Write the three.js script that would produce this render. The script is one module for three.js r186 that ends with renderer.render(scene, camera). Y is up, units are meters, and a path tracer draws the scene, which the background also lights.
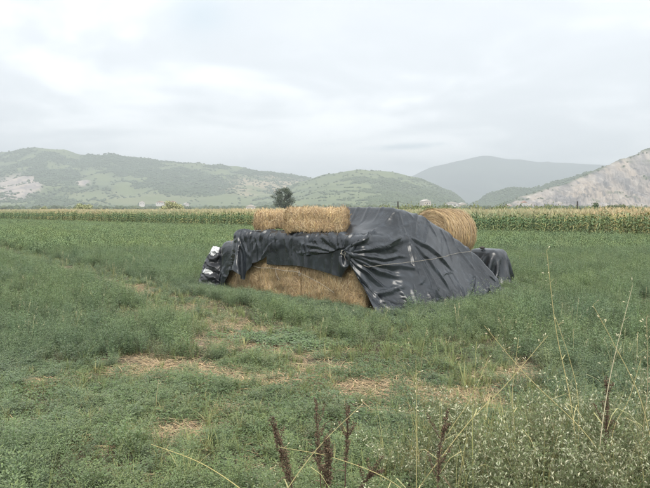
import * as THREE from 'three';
import { mergeGeometries } from 'three/addons/utils/BufferGeometryUtils.js';
import { ImprovedNoise } from 'three/addons/math/ImprovedNoise.js';

// ---------------------------------------------------------------- camera, sky, sun, exposure
const scene = new THREE.Scene();
const camera = new THREE.PerspectiveCamera(41.84, 1024 / 769, 0.1, 30000);
camera.position.set(0, 2.2, 0);
camera.rotation.set(-Math.atan(35 / 638), 0, 0);

const perlin = new ImprovedNoise();
const n3 = (x, y, z) => perlin.noise(x, y, z);
function fbm(x, y, z, oct = 4, gain = 0.5) {
  let s = 0, a = 1, t = 0;
  for (let i = 0; i < oct; i++) { s += a * n3(x, y, z); t += a; a *= gain; x = x * 2.03 + 17.1; y = y * 2.03 + 5.7; z = z * 2.03 + 9.3; }
  return s / t;
}
const clamp = (x, a = 0, b = 1) => Math.min(b, Math.max(a, x));
const sst = (a, b, x) => { const t = clamp((x - a) / (b - a)); return t * t * (3 - 2 * t); };
const lerp = (a, b, t) => a + (b - a) * t;
function rng(seed) {
  let s = seed >>> 0;
  return () => { s = (s + 0x6d2b79f5) | 0; let t = Math.imul(s ^ (s >>> 15), 1 | s); t = (t + Math.imul(t ^ (t >>> 7), 61 | t)) ^ t; return ((t ^ (t >>> 14)) >>> 0) / 4294967296; };
}
function table(pts, x) {           // piecewise smooth interpolation through [x, y] pairs
  if (x <= pts[0][0]) return pts[0][1];
  for (let i = 1; i < pts.length; i++) if (x <= pts[i][0]) {
    const t = (x - pts[i - 1][0]) / (pts[i][0] - pts[i - 1][0]);
    return lerp(pts[i - 1][1], pts[i][1], t * t * (3 - 2 * t) * 0.5 + t * 0.5);
  }
  return pts[pts.length - 1][1];
}

{ // overcast sky: one layer of broken stratocumulus, the same all the way round
  const w = 2048, h = 1024, data = new Float32Array(w * h * 4);
  for (let j = 0; j < h; j++) {
    const el = (j + 0.5) / h * Math.PI - Math.PI / 2;
    for (let i = 0; i < w; i++) {
      const az = (i + 0.5) / w * 2 * Math.PI - Math.PI;
      const dy = Math.sin(el), dx = Math.cos(el) * Math.cos(az), dz = Math.cos(el) * Math.sin(az);
      const k = (j * w + i) * 4;
      if (dy <= 0) { data[k] = 0.64; data[k + 1] = 0.68; data[k + 2] = 0.72; data[k + 3] = 1; continue; }
      const q = 1 / (dy + 0.09), X = dx * q, Z = dz * q;        // the layer seen in perspective
      const wx = 0.5 * fbm(X * 0.6, 3.1, Z * 0.6, 2), wz = 0.5 * fbm(X * 0.6, 8.2, Z * 0.6, 2);
      const big = fbm(X * 0.42 + wx + 2.3, 1.7, Z * 0.42 + wz + 0.4, 5, 0.55);
      const fine = fbm(X * 1.9 + wx * 2, 4.7, Z * 1.9 + wz * 2, 5, 0.6);
      let b = 0.70 + 0.66 * big + 0.30 * fine;                // thick cloud is greyer, thin cloud brighter
      b = 0.685 + 0.125 * Math.tanh((b - 0.685) / 0.125);
      const low = sst(0.2, 0.02, dy);
      b = lerp(b, 0.74 + 0.5 * (b - 0.74), low * 0.35);
      const gap = Math.max(sst(0.27, 0.40, big + 0.25 * fine), 0.75 * clamp(0.9 + 2 * fine) * Math.exp(-((az + 1.76) ** 2 / 0.0024 + (el - 0.285) ** 2 / 0.0012)));   // a few thin spots where blue shows
      const g = 1 - clamp((b - 0.56) / 0.36);
      data[k] = lerp(b * (1 - 0.085 * g), 0.38, gap * 0.75);
      data[k + 1] = lerp(b * (1 - 0.03 * g), 0.465, gap * 0.75);
      data[k + 2] = lerp(b * (1 + 0.03 * g), 0.53, gap * 0.75);
      data[k + 3] = 1;
    }
  }
  const sky = new THREE.DataTexture(data, w, h, THREE.RGBAFormat, THREE.FloatType);
  sky.mapping = THREE.EquirectangularReflectionMapping; sky.magFilter = THREE.LinearFilter; sky.minFilter = THREE.LinearFilter;
  sky.needsUpdate = true;
  scene.background = sky; scene.environment = sky;
}
const sun = new THREE.DirectionalLight(new THREE.Color().setRGB(1, 0.95, 0.86), 2.2);   // sun behind thin cloud, high behind the camera
sun.position.set(8, 58, 28); sun.target.position.set(0, 0, -16);
sun.castShadow = true; sun.shadow.radius = 80; sun.shadow.mapSize.set(2048, 2048);
Object.assign(sun.shadow.camera, { left: -60, right: 60, top: 60, bottom: -60, near: 1, far: 250 });
scene.add(sun, sun.target);

const renderer = new THREE.WebGLRenderer({ antialias: true });
renderer.toneMapping = THREE.LinearToneMapping;
renderer.toneMappingExposure = 2.0;
renderer.shadowMap.enabled = true; renderer.shadowMap.type = THREE.PCFSoftShadowMap;
scene.fog = new THREE.FogExp2(new THREE.Color().setRGB(0.87, 0.945, 1.0), 0.00036);

// ---------------------------------------------------------------- helpers
const used = {};
function numbered(name) { const n = used[name] = (used[name] ?? -1) + 1; return n ? `${name}_${String(n).padStart(3, '0')}` : name; }
function tag(o, label, category, group, kind) {
  o.userData.label = label; if (category) o.userData.category = category;
  if (group) o.userData.group = group; if (kind) o.userData.kind = kind; return o;
}
function mesh(name, geo, mat, parent = scene) {
  const m = new THREE.Mesh(geo, mat); m.name = parent === scene ? numbered(name) : name;
  m.castShadow = m.receiveShadow = true; parent.add(m); return m;
}
function thing(name, x = 0, y = 0, z = 0, turn = 0) {
  const g = new THREE.Group(); g.name = numbered(name); g.position.set(x, y, z); g.rotation.y = turn; scene.add(g); return g;
}
const lin = (r, g, b) => new THREE.Color().setRGB(r, g, b);
const jit = (c, R, amt = 0.2) => { const k = 1 + (R() - 0.5) * 2 * amt; return [c[0] * k * (1 + (R() - 0.5) * amt * 0.5), c[1] * k, c[2] * k * (1 + (R() - 0.5) * amt * 0.5)]; };
const mixc = (a, b, t) => [lerp(a[0], b[0], t), lerp(a[1], b[1], t), lerp(a[2], b[2], t)];
const V = (x, y, z) => new THREE.Vector3(x, y, z);

class Build {                       // collects coloured faces
  constructor() { this.p = []; this.c = []; this.i = []; }
  get n() { return this.p.length / 3; }
  v(x, y, z, c) { this.p.push(x, y, z); this.c.push(c[0], c[1], c[2]); return this.n - 1; }
  // a leaf: base point, direction, sideways, length, width; folded along its middle and drooping at the tip
  leaf(b, d, s, len, wid, c, droop = 0.15, wide = 0.45) {
    const mx = b.x + d.x * len * wide, my = b.y + d.y * len * wide, mz = b.z + d.z * len * wide, w = wid / 2;
    const i0 = this.v(b.x, b.y, b.z, c), i1 = this.v(mx + s.x * w, my + s.y * w, mz + s.z * w, c), i2 = this.v(mx - s.x * w, my - s.y * w, mz - s.z * w, c);
    const i3 = this.v(b.x + d.x * len, b.y + d.y * len - droop * len, b.z + d.z * len, c);
    this.i.push(i0, i1, i2, i1, i3, i2);
  }
  // a narrow strip along points, tapering
  strip(pts, w0, w1, side, c) {
    let last = null;
    pts.forEach((p, k) => {
      const w = lerp(w0, w1, k / (pts.length - 1)) / 2;
      const a = this.v(p.x - side.x * w, p.y - side.y * w, p.z - side.z * w, c), b = this.v(p.x + side.x * w, p.y + side.y * w, p.z + side.z * w, c);
      if (last) this.i.push(last[0], last[1], a, last[1], b, a);
      last = [a, b];
    });
  }
  tube(pts, r0, r1, sides, c) {
    let last = null;
    for (let k = 0; k < pts.length; k++) {
      const p = pts[k], t = V(0, 0, 0).subVectors(pts[Math.min(k + 1, pts.length - 1)], pts[Math.max(k - 1, 0)]).normalize();
      const u = Math.abs(t.y) < 0.9 ? V(0, 1, 0).cross(t).normalize() : V(1, 0, 0).cross(t).normalize(), w = t.clone().cross(u);
      const r = typeof r1 === 'function' ? r1(k / (pts.length - 1)) * r0 : lerp(r0, r1, k / (pts.length - 1)), ring = [];
      for (let s = 0; s < sides; s++) { const a = s / sides * 2 * Math.PI, q = Math.cos(a) * r, e = Math.sin(a) * r; ring.push(this.v(p.x + u.x * q + w.x * e, p.y + u.y * q + w.y * e, p.z + u.z * q + w.z * e, c)); }
      if (last) for (let s = 0; s < sides; s++) { const s2 = (s + 1) % sides; this.i.push(last[s], last[s2], ring[s], last[s2], ring[s2], ring[s]); }
      last = ring;
    }
  }
  geo(smooth = false) {
    let g = new THREE.BufferGeometry();
    g.setAttribute('position', new THREE.Float32BufferAttribute(this.p, 3));
    g.setAttribute('color', new THREE.Float32BufferAttribute(this.c, 3));
    g.setIndex(this.i);
    if (!smooth) g = g.toNonIndexed();
    g.computeVertexNormals();
    return g;
  }
}
const leafMat = (rough = 0.75, through = 0) => through
  ? new THREE.MeshPhysicalMaterial({ color: 0xffffff, vertexColors: true, roughness: rough, side: THREE.DoubleSide, transmission: through, thickness: 0 })
  : new THREE.MeshStandardMaterial({ color: 0xffffff, vertexColors: true, roughness: rough, side: THREE.DoubleSide });
const M = { leaf: leafMat(0.8), near: leafMat(0.95, 0.35), dry: leafMat(0.85), bark: leafMat(0.95) };

function scatter(name, geo, mat, list, label, parent = scene) {     // list: [x, y, z, turn, scale, height scale, colour, tilt]
  const im = new THREE.InstancedMesh(geo, mat, list.length), m = new THREE.Matrix4(), q = new THREE.Quaternion(), e = new THREE.Euler(), c = new THREE.Color();
  list.forEach((t, k) => {
    e.set(t[7] ? Math.cos(t[3]) * t[7] : 0, t[3], t[7] ? Math.sin(t[3]) * t[7] : 0);
    m.compose(V(t[0], t[1], t[2]), q.setFromEuler(e), V(t[4], t[4] * t[5], t[4])); im.setMatrixAt(k, m);
    im.setColorAt(k, c.setRGB(t[6][0], t[6][1], t[6][2]));
  });
  im.name = parent === scene ? numbered(name) : name; im.castShadow = im.receiveShadow = true; im.userData.kind = 'stuff';
  if (label) im.userData.label = label;
  parent.add(im); return im;
}

// ---------------------------------------------------------------- ground
// the old track that runs in from the left past the stack, and trodden, straw-strewn patches (x, z, half length, half width, turn)
const track = [[-40, -62], [-17.5, -34.2], [-5.65, -18.4], [-2.5, -12.8], [-1.3, -11], [-0.3, -9.6], [0.65, -7.6], [1.7, -7.2]];
const bare = [[-2.15, -8.75, 0.55, 0.28, 0.1], [-1.5, -8.45, 0.45, 0.22, -0.3], [-0.8, -8.0, 0.42, 0.2, -0.1], [-1.75, -10.4, 0.5, 0.3, 0.2], [-1.2, -11.0, 0.75, 0.32, -0.9], [-0.75, -10.2, 0.4, 0.22, -0.5],
  [0.6, -7.7, 0.42, 0.3, 0.1], [-1.45, -6.2, 0.45, 0.14, 0.15], [-0.95, -6.9, 0.25, 0.1, 0], [1.65, -7.5, 0.5, 0.3, 0], [-3.6, -8.1, 0.3, 0.1, 0], [-3.4, -10.4, 0.3, 0.14, 0.3], [-4.6, -12.1, 0.4, 0.16, 0.4], [-3.2, -12.9, 0.35, 0.12, 0], [-7.2, -20.2, 0.9, 0.3, -0.9], [-5.2, -17.4, 0.8, 0.3, -0.8], [-9.8, -24.0, 0.9, 0.25, -0.9], [2.6, -8.4, 0.5, 0.25, 0.2], [-2.7, -9.3, 0.3, 0.12, 0.4], [0.1, -8.9, 0.4, 0.15, -0.3]];
function segd(x, z) {
  let best = 1e9;
  for (let i = 1; i < track.length; i++) {
    const [ax, az] = track[i - 1], [bx, bz] = track[i], t = clamp(((x - ax) * (bx - ax) + (z - az) * (bz - az)) / ((bx - ax) ** 2 + (bz - az) ** 2));
    best = Math.min(best, Math.hypot(x - ax - t * (bx - ax), z - az - t * (bz - az)));
  }
  return best;
}
const onTrack = (x, z) => { const n = 0.35 * fbm(x * 0.7, 2.2, z * 0.7, 3); return 1 - sst(0.45, 1.15, segd(x, z) + n); };
function bareness(x, z) {           // 0 covered .. 1 bare, straw-strewn
  let b = 0;
  const nx = 0.22 * fbm(x * 1.7, 6.1, z * 1.7, 3), nz = 0.22 * fbm(x * 1.7, 1.3, z * 1.7, 3);
  for (const [cx, cz, l, w, a] of bare) {
    const g = 1.35, dx = (x + nx - cx) / g, dz = (z + nz - cz) / 1.75, u = dx * Math.cos(a) - dz * Math.sin(a), v = dx * Math.sin(a) + dz * Math.cos(a);
    b = Math.max(b, 1 - sst(0.55, 1.25, Math.hypot(u / l, v / w)));
  }
  return clamp(b + 0.75 * onTrack(x, z) * sst(-0.1, 0.3, fbm(x * 0.9, 3.3, z * 0.9, 3)));
}
// pile axes: a runs left-back along the straw face, b right-back along the covered side, from the corner nearest the road
const R2 = Math.SQRT1_2;
const ab = (a, y, b) => V(0.8 - R2 * a + R2 * b, y, -(13.5 + R2 * (a + b)));
const toAB = (x, z) => { const p = (x - 0.8) / R2, q = (-z - 13.5) / R2; return [(q - p) / 2, (q + p) / 2]; };
const underPile = (x, z, m = 0) => { const [a, b] = toAB(x, z); return (a > -0.6 - m && a < 4.6 + m && b > -0.02 - m && b < 4.4 + m) || (a > 3 && a < 5.9 + m && b > 0.1 - m && b < 2) || (a > 0.2 - m && a < 2.6 && b > 4 && b < 7.0 + m); };
const groundY = (x, z) => { const d = Math.hypot(x, z); return (0.10 * fbm(x * 0.22, 0.5, z * 0.22, 2) + 0.035 * fbm(x * 1.3, 4.5, z * 1.3, 2)) * (1 - sst(25, 70, d)) - 0.03 - 0.02 * onTrack(x, z); };
{
  const N = 512, tex = (fn, srgb) => { const d = new Uint8Array(N * N * 4); for (let j = 0; j < N; j++) for (let i = 0; i < N; i++) { const c = fn(i / N, j / N), k = (j * N + i) * 4; d[k] = c[0]; d[k + 1] = c[1]; d[k + 2] = c[2]; d[k + 3] = 255; }
    const t = new THREE.DataTexture(d, N, N); t.wrapS = t.wrapT = THREE.RepeatWrapping; t.magFilter = THREE.LinearFilter; if (srgb) t.colorSpace = THREE.SRGBColorSpace; t.needsUpdate = true; return t; };
  const tile = (u, v, f, s) => { const a = 2 * Math.PI; return fbm(Math.cos(u * a) * f + s, Math.sin(u * a) * f + Math.cos(v * a) * f * 1.3, Math.sin(v * a) * f * 1.3 + s, 4, 0.65); };
  const soil = tex((u, v) => { const n = tile(u, v, 3.5, 1), m = tile(u, v, 9, 7); const b = clamp(0.72 + 0.55 * n + 0.5 * m, 0.25, 1) * 255; return [b, b * 0.985, b * 0.95]; }, true);
  const bump = tex((u, v) => { const b = clamp(0.5 + 0.8 * tile(u, v, 8, 3)) * 255; return [b, b, b]; });
  const mat = new THREE.MeshStandardMaterial({ color: 0xffffff, vertexColors: true, map: soil, bumpMap: bump, bumpScale: 0.03, roughness: 1 });
  // polar sheet, fine by the camera and reaching the foot of the hills and the horizon
  const P = [], C = [], U = [], I = [], na = 420, rad = [0];
  for (let r = 2.2; r < 46; r *= 1.0155) rad.push(r);
  for (let r = 46; r < 6400; r *= 1.07) rad.push(r);
  const dirt = [0.20, 0.145, 0.095], litter = [0.36, 0.285, 0.215], green = [0.075, 0.105, 0.045], tan = [0.28, 0.22, 0.11];
  rad.forEach((r, k) => {
    for (let i = 0; i <= na; i++) {
      // three quarters of the sectors lie in front
      const t = i / na, th = t < 0.75 ? lerp(-0.9, 0.9, t / 0.75) : lerp(0.9, 2 * Math.PI - 0.9, (t - 0.75) / 0.25);
      const x = r * Math.sin(th), z = -r * Math.cos(th), near = r < 90;
      P.push(x, near ? groundY(x, z) : -0.05, z); U.push(x / 1.7, z / 1.7);
      let c;
      if (near) {
        const b = bareness(x, z), n = fbm(x * 0.8, 9.9, z * 0.8, 3);
        c = mixc(mixc(dirt, green, clamp(0.55 + n)), litter, b * (0.6 + 0.8 * clamp(0.5 + fbm(x * 4, 2.2, z * 4, 2))));
      } else c = mixc(green, tan, clamp(0.5 + 1.6 * fbm(x * 0.006, 1.1, z * 0.012, 3)));
      C.push(...c);
    }
    if (k) for (let i = 0; i < na; i++) { const o = (k - 1) * (na + 1) + i, q = o + na + 1; I.push(o, q, o + 1, o + 1, q, q + 1); }
  });
  const g = new THREE.BufferGeometry();
  g.setAttribute('position', new THREE.Float32BufferAttribute(P, 3)); g.setAttribute('color', new THREE.Float32BufferAttribute(C, 3)); g.setAttribute('uv', new THREE.Float32BufferAttribute(U, 2)); g.setIndex(I); g.computeVertexNormals();
  tag(mesh('ground', g, mat), 'flat farmland soil under the green crop, straw strewn in patches', undefined, undefined, 'structure');
}
console.log('ground done');

// ---------------------------------------------------------------- hills
const crownGeo = [1, 2, 3].map((s) => {           // a lumpy tree crown for woods seen from a kilometre or more
  const g = new THREE.IcosahedronGeometry(1, 2), p = g.attributes.position;
  for (let i = 0; i < p.count; i++) { const x = p.getX(i), y = p.getY(i), z = p.getZ(i), k = 0.85 + 0.55 * fbm(x * 1.4 + s * 7, y * 1.4, z * 1.4, 3); p.setXYZ(i, x * k, y * k * 0.95 + 0.5, z * k); }
  g.computeVertexNormals(); return g;
});
const farLeaf = new THREE.MeshStandardMaterial({ color: 0xffffff, roughness: 0.9 });
const hillMat = new THREE.MeshStandardMaterial({ color: 0xffffff, vertexColors: true, roughness: 1 });
// a hill: ridge table [x, height] at distance dr, foot at distance df, back slope to db; relief fn; colour fn -> [colour, tree density]
function hill(name, label, ridge, df, dr, db, nu, nv, relief, paint, trees, seed, woodLabel) {
  const u0 = ridge[0][0] / dr, u1 = ridge[ridge.length - 1][0] / dr, P = [], C = [], I = [], R = rng(seed), list = [[], [], []];
  const surf = (u, v) => {
    const d = v < 0.8 ? lerp(df, dr, v / 0.8) : lerp(dr, db, (v - 0.8) / 0.2), x = u * d, t = v / 0.8;
    const up = v < 0.8 ? Math.pow(t, 1.25) * (1 - 0.18 * Math.sin(t * Math.PI)) : 1 - Math.pow((v - 0.8) / 0.2, 1.4);
    const H = table(ridge, u * dr), amt = v < 0.8 ? Math.sin(Math.PI * Math.min(1, t * 1.02)) * 0.9 + 0.1 * t : 0.3 * (1 - (v - 0.8) / 0.2);
    return [x, H * up + relief(x, d, t) * amt * Math.min(1, H / 60) - 3, -d];
  };
  for (let j = 0; j <= nv; j++) for (let i = 0; i <= nu; i++) {
    const u = lerp(u0, u1, i / nu), v = j / nv, [x, y, z] = surf(u, v), pt = paint(x, -z, y, v / 0.8, u);
    P.push(x, y, z); C.push(...pt[0]);
    if (i < nu && j < nv) { const o = j * (nu + 1) + i; I.push(o, o + 1, o + nu + 1, o + 1, o + nu + 2, o + nu + 1); }
  }
  const g = new THREE.BufferGeometry();
  g.setAttribute('position', new THREE.Float32BufferAttribute(P, 3)); g.setAttribute('color', new THREE.Float32BufferAttribute(C, 3)); g.setIndex(I); g.computeVertexNormals();
  tag(mesh(name, name === 'quarry_hill' ? (() => { const f = g.toNonIndexed(); f.computeVertexNormals(); return f; })() : g, hillMat), label, undefined, undefined, 'structure');
  for (let k = 0; k < trees.tries; k++) {
    const u = lerp(u0, u1, R()), v = R() * 0.9, [x, y, z] = surf(u, v), pt = paint(x, -z, y, v / 0.8, u);
    if (R() > pt[1] || y < 1) continue;
    const s = trees.size * (0.55 + R() * 0.75);
    list[k % 3].push([x, y - 0.1 * s, z, R() * 6.28, s, 0.6 + R() * 0.45, jit(trees.color, R, 0.2)]);
  }
  if (woodLabel) { const geo = crownGeo; list.forEach((l, k) => l.length && tag(scatter('hill_woods', geo[k], farLeaf, l), woodLabel[k], 'woods', undefined, 'stuff')); }
  return surf;
}
const ell = (x, y, cx, cy, rx, ry) => 1 - sst(0.75, 1.2, Math.hypot((x - cx) / rx, (y - cy) / ry));
const rockC = [0.50, 0.42, 0.37], grassC = [0.145, 0.175, 0.08], scrubC = [0.092, 0.122, 0.066], woodC = [0.06, 0.085, 0.042];

const surfA = hill('hill_range', 'long green wooded hill range on the left with pale rock scars', [[-1950, 120], [-1805, 160], [-1560, 200], [-1316, 229], [-1154, 253], [-992, 233], [-871, 233], [-790, 212], [-628, 196], [-426, 180], [-255, 160], [-101, 136], [20, 103], [223, 55], [468, 3]], 1250, 2600, 3300, 260, 90,
  (x, d, t) => { const r = 1 - Math.abs(fbm(x * 0.0042, 1.5, d * 0.0021, 3)) * 3.2; return 38 * r * (0.3 + 0.7 * t) - 18 + 10 * fbm(x * 0.013, 4.4, d * 0.012, 3); },
  (x, d, y, t, u) => {
    const n = fbm(x * 0.004, 7.7, d * 0.004, 4), m = fbm(x * 0.013, 2.7, d * 0.013, 3);
    const e = (y - 2.2) / d, w = 0.012 * fbm(x * 0.02, 3.1, d * 0.02, 3);
    let wood = sst(-0.16, 0.08, n + 0.5 * m + 0.03);
    let c = mixc(mixc(grassC, scrubC, clamp(0.5 + 1.8 * m)), woodC, wood * 0.75), dens = 0.9 * wood * sst(-0.3, 0.1, fbm(x * 0.03, 6.6, d * 0.03, 2) + 0.5 * wood - 0.15) + 0.02;
    const meadow = ell(u, e, -0.30, 0.018, 0.12, 0.012) * 0.8 + ell(u, e, -0.14, 0.02, 0.06, 0.008) * 0.6;
    c = mixc(c, [0.19, 0.205, 0.10], meadow * clamp(0.6 + m * 2)); dens *= 1 - 0.85 * meadow;
    const dark = Math.max(ell(u + w, e + w, -0.205, 0.037, 0.07, 0.016), ell(u + w, e + w, -0.43, 0.052, 0.05, 0.01)); if (dark > 0) { c = mixc(c, woodC, dark); dens = lerp(dens, 1, dark); }
    const scar = Math.max(ell(u + w, e + w, -0.475, 0.037, 0.035, 0.0165), ell(u + w, e + w, -0.50, 0.03, 0.05, 0.018) * 0.8, ell(u + w * 0.5, e + w * 0.3, -0.378, 0.041, 0.012, 0.004));
    if (scar > 0.3) { const f = fbm(x * 0.05, 4.1, d * 0.02, 3), k = clamp(0.5 + 2.4 * f); c = mixc(c, [lerp(0.22, 0.44, k), lerp(0.20, 0.375, k), lerp(0.195, 0.32, k)], scar); dens *= 1 - 0.92 * scar; }
    const tanS = Math.max(ell(u + w, e + w, -0.085, 0.035, 0.075, 0.014) * 0.8, ell(u + w, e + w, -0.11, 0.048, 0.035, 0.004), ell(u + w, e + w, -0.05, 0.028, 0.045, 0.014) * 0.75);
    c = mixc(c, [0.37, 0.30, 0.20], tanS * clamp(0.75 + 2.4 * m)); dens *= 1 - 0.8 * tanS;
    return [c, dens];
  }, { tries: 70000, size: 3.6, color: [0.088, 0.118, 0.066] }, 11, ['dark green woods spread over the left hill range', 'scattered trees over the left hill range slopes', 'mixed scrub and trees on the left hill range']);

const surfB = hill('green_hill', 'rounded grassy green hill behind the tarp ridge', [[-297, 3], [-172, 49], [-78, 92], [16, 117], [125, 127], [203, 124], [297, 99], [391, 61], [447, 21], [485, 2]], 1000, 2000, 2500, 140, 70,
  (x, d, t) => 16 * (1 - Math.abs(fbm(x * 0.006, 3.5, d * 0.003, 3)) * 3) * (0.3 + 0.7 * t) - 6 + 5 * fbm(x * 0.02, 4.4, d * 0.018, 3),
  (x, d, y, t, u) => {
    const n = fbm(x * 0.0055, 5.7, d * 0.0055, 4), m = fbm(x * 0.016, 2.7, d * 0.016, 3), e = (y - 2.2) / d, w = 0.012 * fbm(x * 0.02, 3.1, d * 0.02, 3);
    let wood = sst(0.02, 0.2, n + 0.4 * m - 0.05); wood = Math.max(wood, ell(u + w, e + w, 0.16, 0.018, 0.07, 0.016), ell(u + w, e + w, 0.10, 0.03, 0.03, 0.008) * 0.7);
    return [mixc(mixc(grassC, scrubC, clamp(0.35 + 1.6 * m)), woodC, wood * 0.7), 0.85 * wood + 0.25 * sst(0.1, 0.3, fbm(x * 0.03, 6.6, d * 0.03, 2))];
  }, { tries: 30000, size: 3.0, color: [0.092, 0.122, 0.064] }, 12, ['dark trees over the rounded hill behind the tarp', 'scattered trees over the rounded grassy hill', 'mixed scrub on the rounded grassy hill']);

hill('far_mountain', 'hazy blue mountain far behind the hills', [[-200, 0], [39, 17], [430, 150], [625, 243], [897, 344], [1246, 421], [1441, 391], [1715, 367], [2066, 344], [2456, 321], [2927, 243], [3401, 72], [3730, 0]], 3500, 5000, 5700, 140, 50,
  (x, d, t) => 46 * (1 - Math.abs(fbm(x * 0.0024, 2.5, d * 0.0013, 3)) * 3) * (0.3 + 0.7 * t) - 16,
  (x, d) => [mixc([0.035, 0.055, 0.045], [0.06, 0.085, 0.06], clamp(0.4 + 2 * fbm(x * 0.003, 1, d * 0.003, 3))), 0], { tries: 0 }, 13);

hill('right_ridge', 'wooded ridge behind the quarried rock face on the right', [[401, 0], [446, 26], [490, 53], [549, 67], [608, 67], [697, 91], [785, 115], [874, 129], [1111, 132], [1300, 120]], 1450, 1900, 2300, 110, 50,
  (x, d, t) => 10 * (1 - Math.abs(fbm(x * 0.008, 3.5, d * 0.004, 3)) * 3) * (0.3 + 0.7 * t) - 4,
  (x, d) => { const m = fbm(x * 0.012, 2.7, d * 0.012, 3); return [mixc(woodC, scrubC, clamp(0.5 + 1.5 * m)), 0.85]; }, { tries: 16000, size: 3.2, color: [0.085, 0.115, 0.06] }, 14, ['dense trees on the ridge behind the rock face', 'trees along the ridge behind the rock face', 'mixed trees on the wooded ridge at right']);

hill('quarry_hill', 'pale grey quarried rock hillside at the right edge', [[315, 0], [376, 22], [396, 32], [477, 54], [557, 87], [598, 107], [658, 128], [758, 148], [880, 154], [1050, 140]], 1020, 1300, 1650, 460, 190,
  (x, d, t) => {                                       // benches cut across the face, gullies running down it
    const g = Math.abs(fbm(x * 0.022, 1.2, d * 0.005, 4)), k = Math.abs(fbm(x * 0.06, 9.2, d * 0.02, 3)), r1 = Math.abs(fbm(x * 0.14, 6.2, d * 0.07, 2)), r2 = Math.abs(fbm(x * 0.33, 3.2, d * 0.2, 2));
    const step = t * 7 + 1.2 * fbm(x * 0.012, 3, 1, 2), fr = step - Math.floor(step), bench = fr < 0.45 ? 0 : fr < 0.6 ? (fr - 0.45) / 0.15 : 1;
    return -30 * g - 16 * k - 9 * r1 - 5 * r2 + 9 * bench;
  },
  (x, d, y, t, u) => {
    const m = fbm(x * 0.03, 2.7, d * 0.006, 4), s = fbm(x * 0.11, 5.5, d * 0.02, 3), f = fbm(x * 0.3, 2.5, d * 0.1, 2), w = 0.012 * fbm(x * 0.02, 3.1, d * 0.02, 3);
    const base = mixc([0.23, 0.215, 0.21], [0.37, 0.315, 0.265], clamp(0.5 + 2.2 * m)); let c = mixc(base, [0.13, 0.125, 0.125], clamp(2.2 * s + 0.8 * f));
    c = mixc(c, [0.45, 0.41, 0.365], clamp(-2.0 * s - 0.25 + f));
    const top = sst(0.95, 1.02, t + 0.3 * w * 20), foot = sst(0.1, 0.0, t + 2 * w), left = sst(0.305, 0.285, u + 2.5 * w);
    const veg = Math.max(top, foot * 0.7, left, sst(0.2, 0.36, fbm(x * 0.03, 8.8, y * 0.06, 3)) * 0.7);
    c = mixc(c, [0.085, 0.11, 0.06], veg); return [c, veg * 0.9];
  }, { tries: 7000, size: 1.9, color: [0.08, 0.105, 0.05] }, 15, ['bushes on ledges of the quarried rock face', 'scrub along the crest of the quarried hillside', 'small trees at the foot of the quarried hillside']);
console.log('hills done');

// ---------------------------------------------------------------- straw bales
const strawMat = new THREE.MeshStandardMaterial({ color: 0xffffff, vertexColors: true, roughness: 0.9 });
const strandMat = new THREE.MeshStandardMaterial({ color: 0xffffff, vertexColors: true, roughness: 0.7, side: THREE.DoubleSide });
const twineMat = new THREE.MeshStandardMaterial({ color: lin(0.30, 0.275, 0.23), roughness: 0.85 });
const strawTones = [[0.739, 0.6, 0.385], [0.582, 0.42, 0.223], [0.504, 0.346, 0.169], [0.672, 0.519, 0.312], [0.37, 0.248, 0.132], [0.526, 0.397, 0.24], [0.246, 0.167, 0.097], [0.627, 0.443, 0.204]];
const strawAt = (x, y, z, s) => { const n = clamp(0.5 + 1.3 * fbm(x * 3 + s, y * 3, z * 3, 3)), f = fbm(x * 14 + s, y * 5, z * 14, 2); return mixc(mixc([0.34, 0.24, 0.13], [0.54, 0.41, 0.23], n), [0.17, 0.115, 0.065], clamp(f * 1.6)); };
// straws on a surface: pick(R) -> { p, n, t } point, outward normal, main lie of the straw
function strands(count, pick, seed, stick = 0.35, spread = 0.6, len = [0.1, 0.34], wid = [0.005, 0.010]) {
  const R = rng(seed), B = new Build();
  for (let k = 0; k < count; k++) {
    const { p, n, t } = pick(R), s = V(0, 0, 0).crossVectors(n, t).normalize(), a = (R() - 0.5) * 2 * spread * Math.PI * R();
    const d = t.clone().multiplyScalar(Math.cos(a)).addScaledVector(s, Math.sin(a)).addScaledVector(n, stick * (R() * R() - 0.06)).normalize();
    const L = lerp(len[0], len[1], R() * R()), age = clamp(0.5 + 1.8 * fbm(p.x * 2.6 + seed, p.y * 2.0, p.z * 2.6, 3)), c = mixc([0.34, 0.235, 0.135], jit(strawTones[(R() * strawTones.length) | 0], R, 0.2), 0.45 + 0.55 * age), w = lerp(wid[0], wid[1], R());
    const side = V(0, 0, 0).crossVectors(d, n).normalize(), o = p.clone().addScaledVector(n, 0.002 + R() * 0.018).addScaledVector(d, -L * 0.4);
    const mid = o.clone().addScaledVector(d, L * 0.55).addScaledVector(n, (R() - 0.3) * 0.02 * L / 0.2), end = o.clone().addScaledVector(d, L).addScaledVector(n, -0.05 * L * R());
    B.strip([o, mid, end], w, w * 0.7, side, c);
  }
  return B.geo();
}
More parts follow.
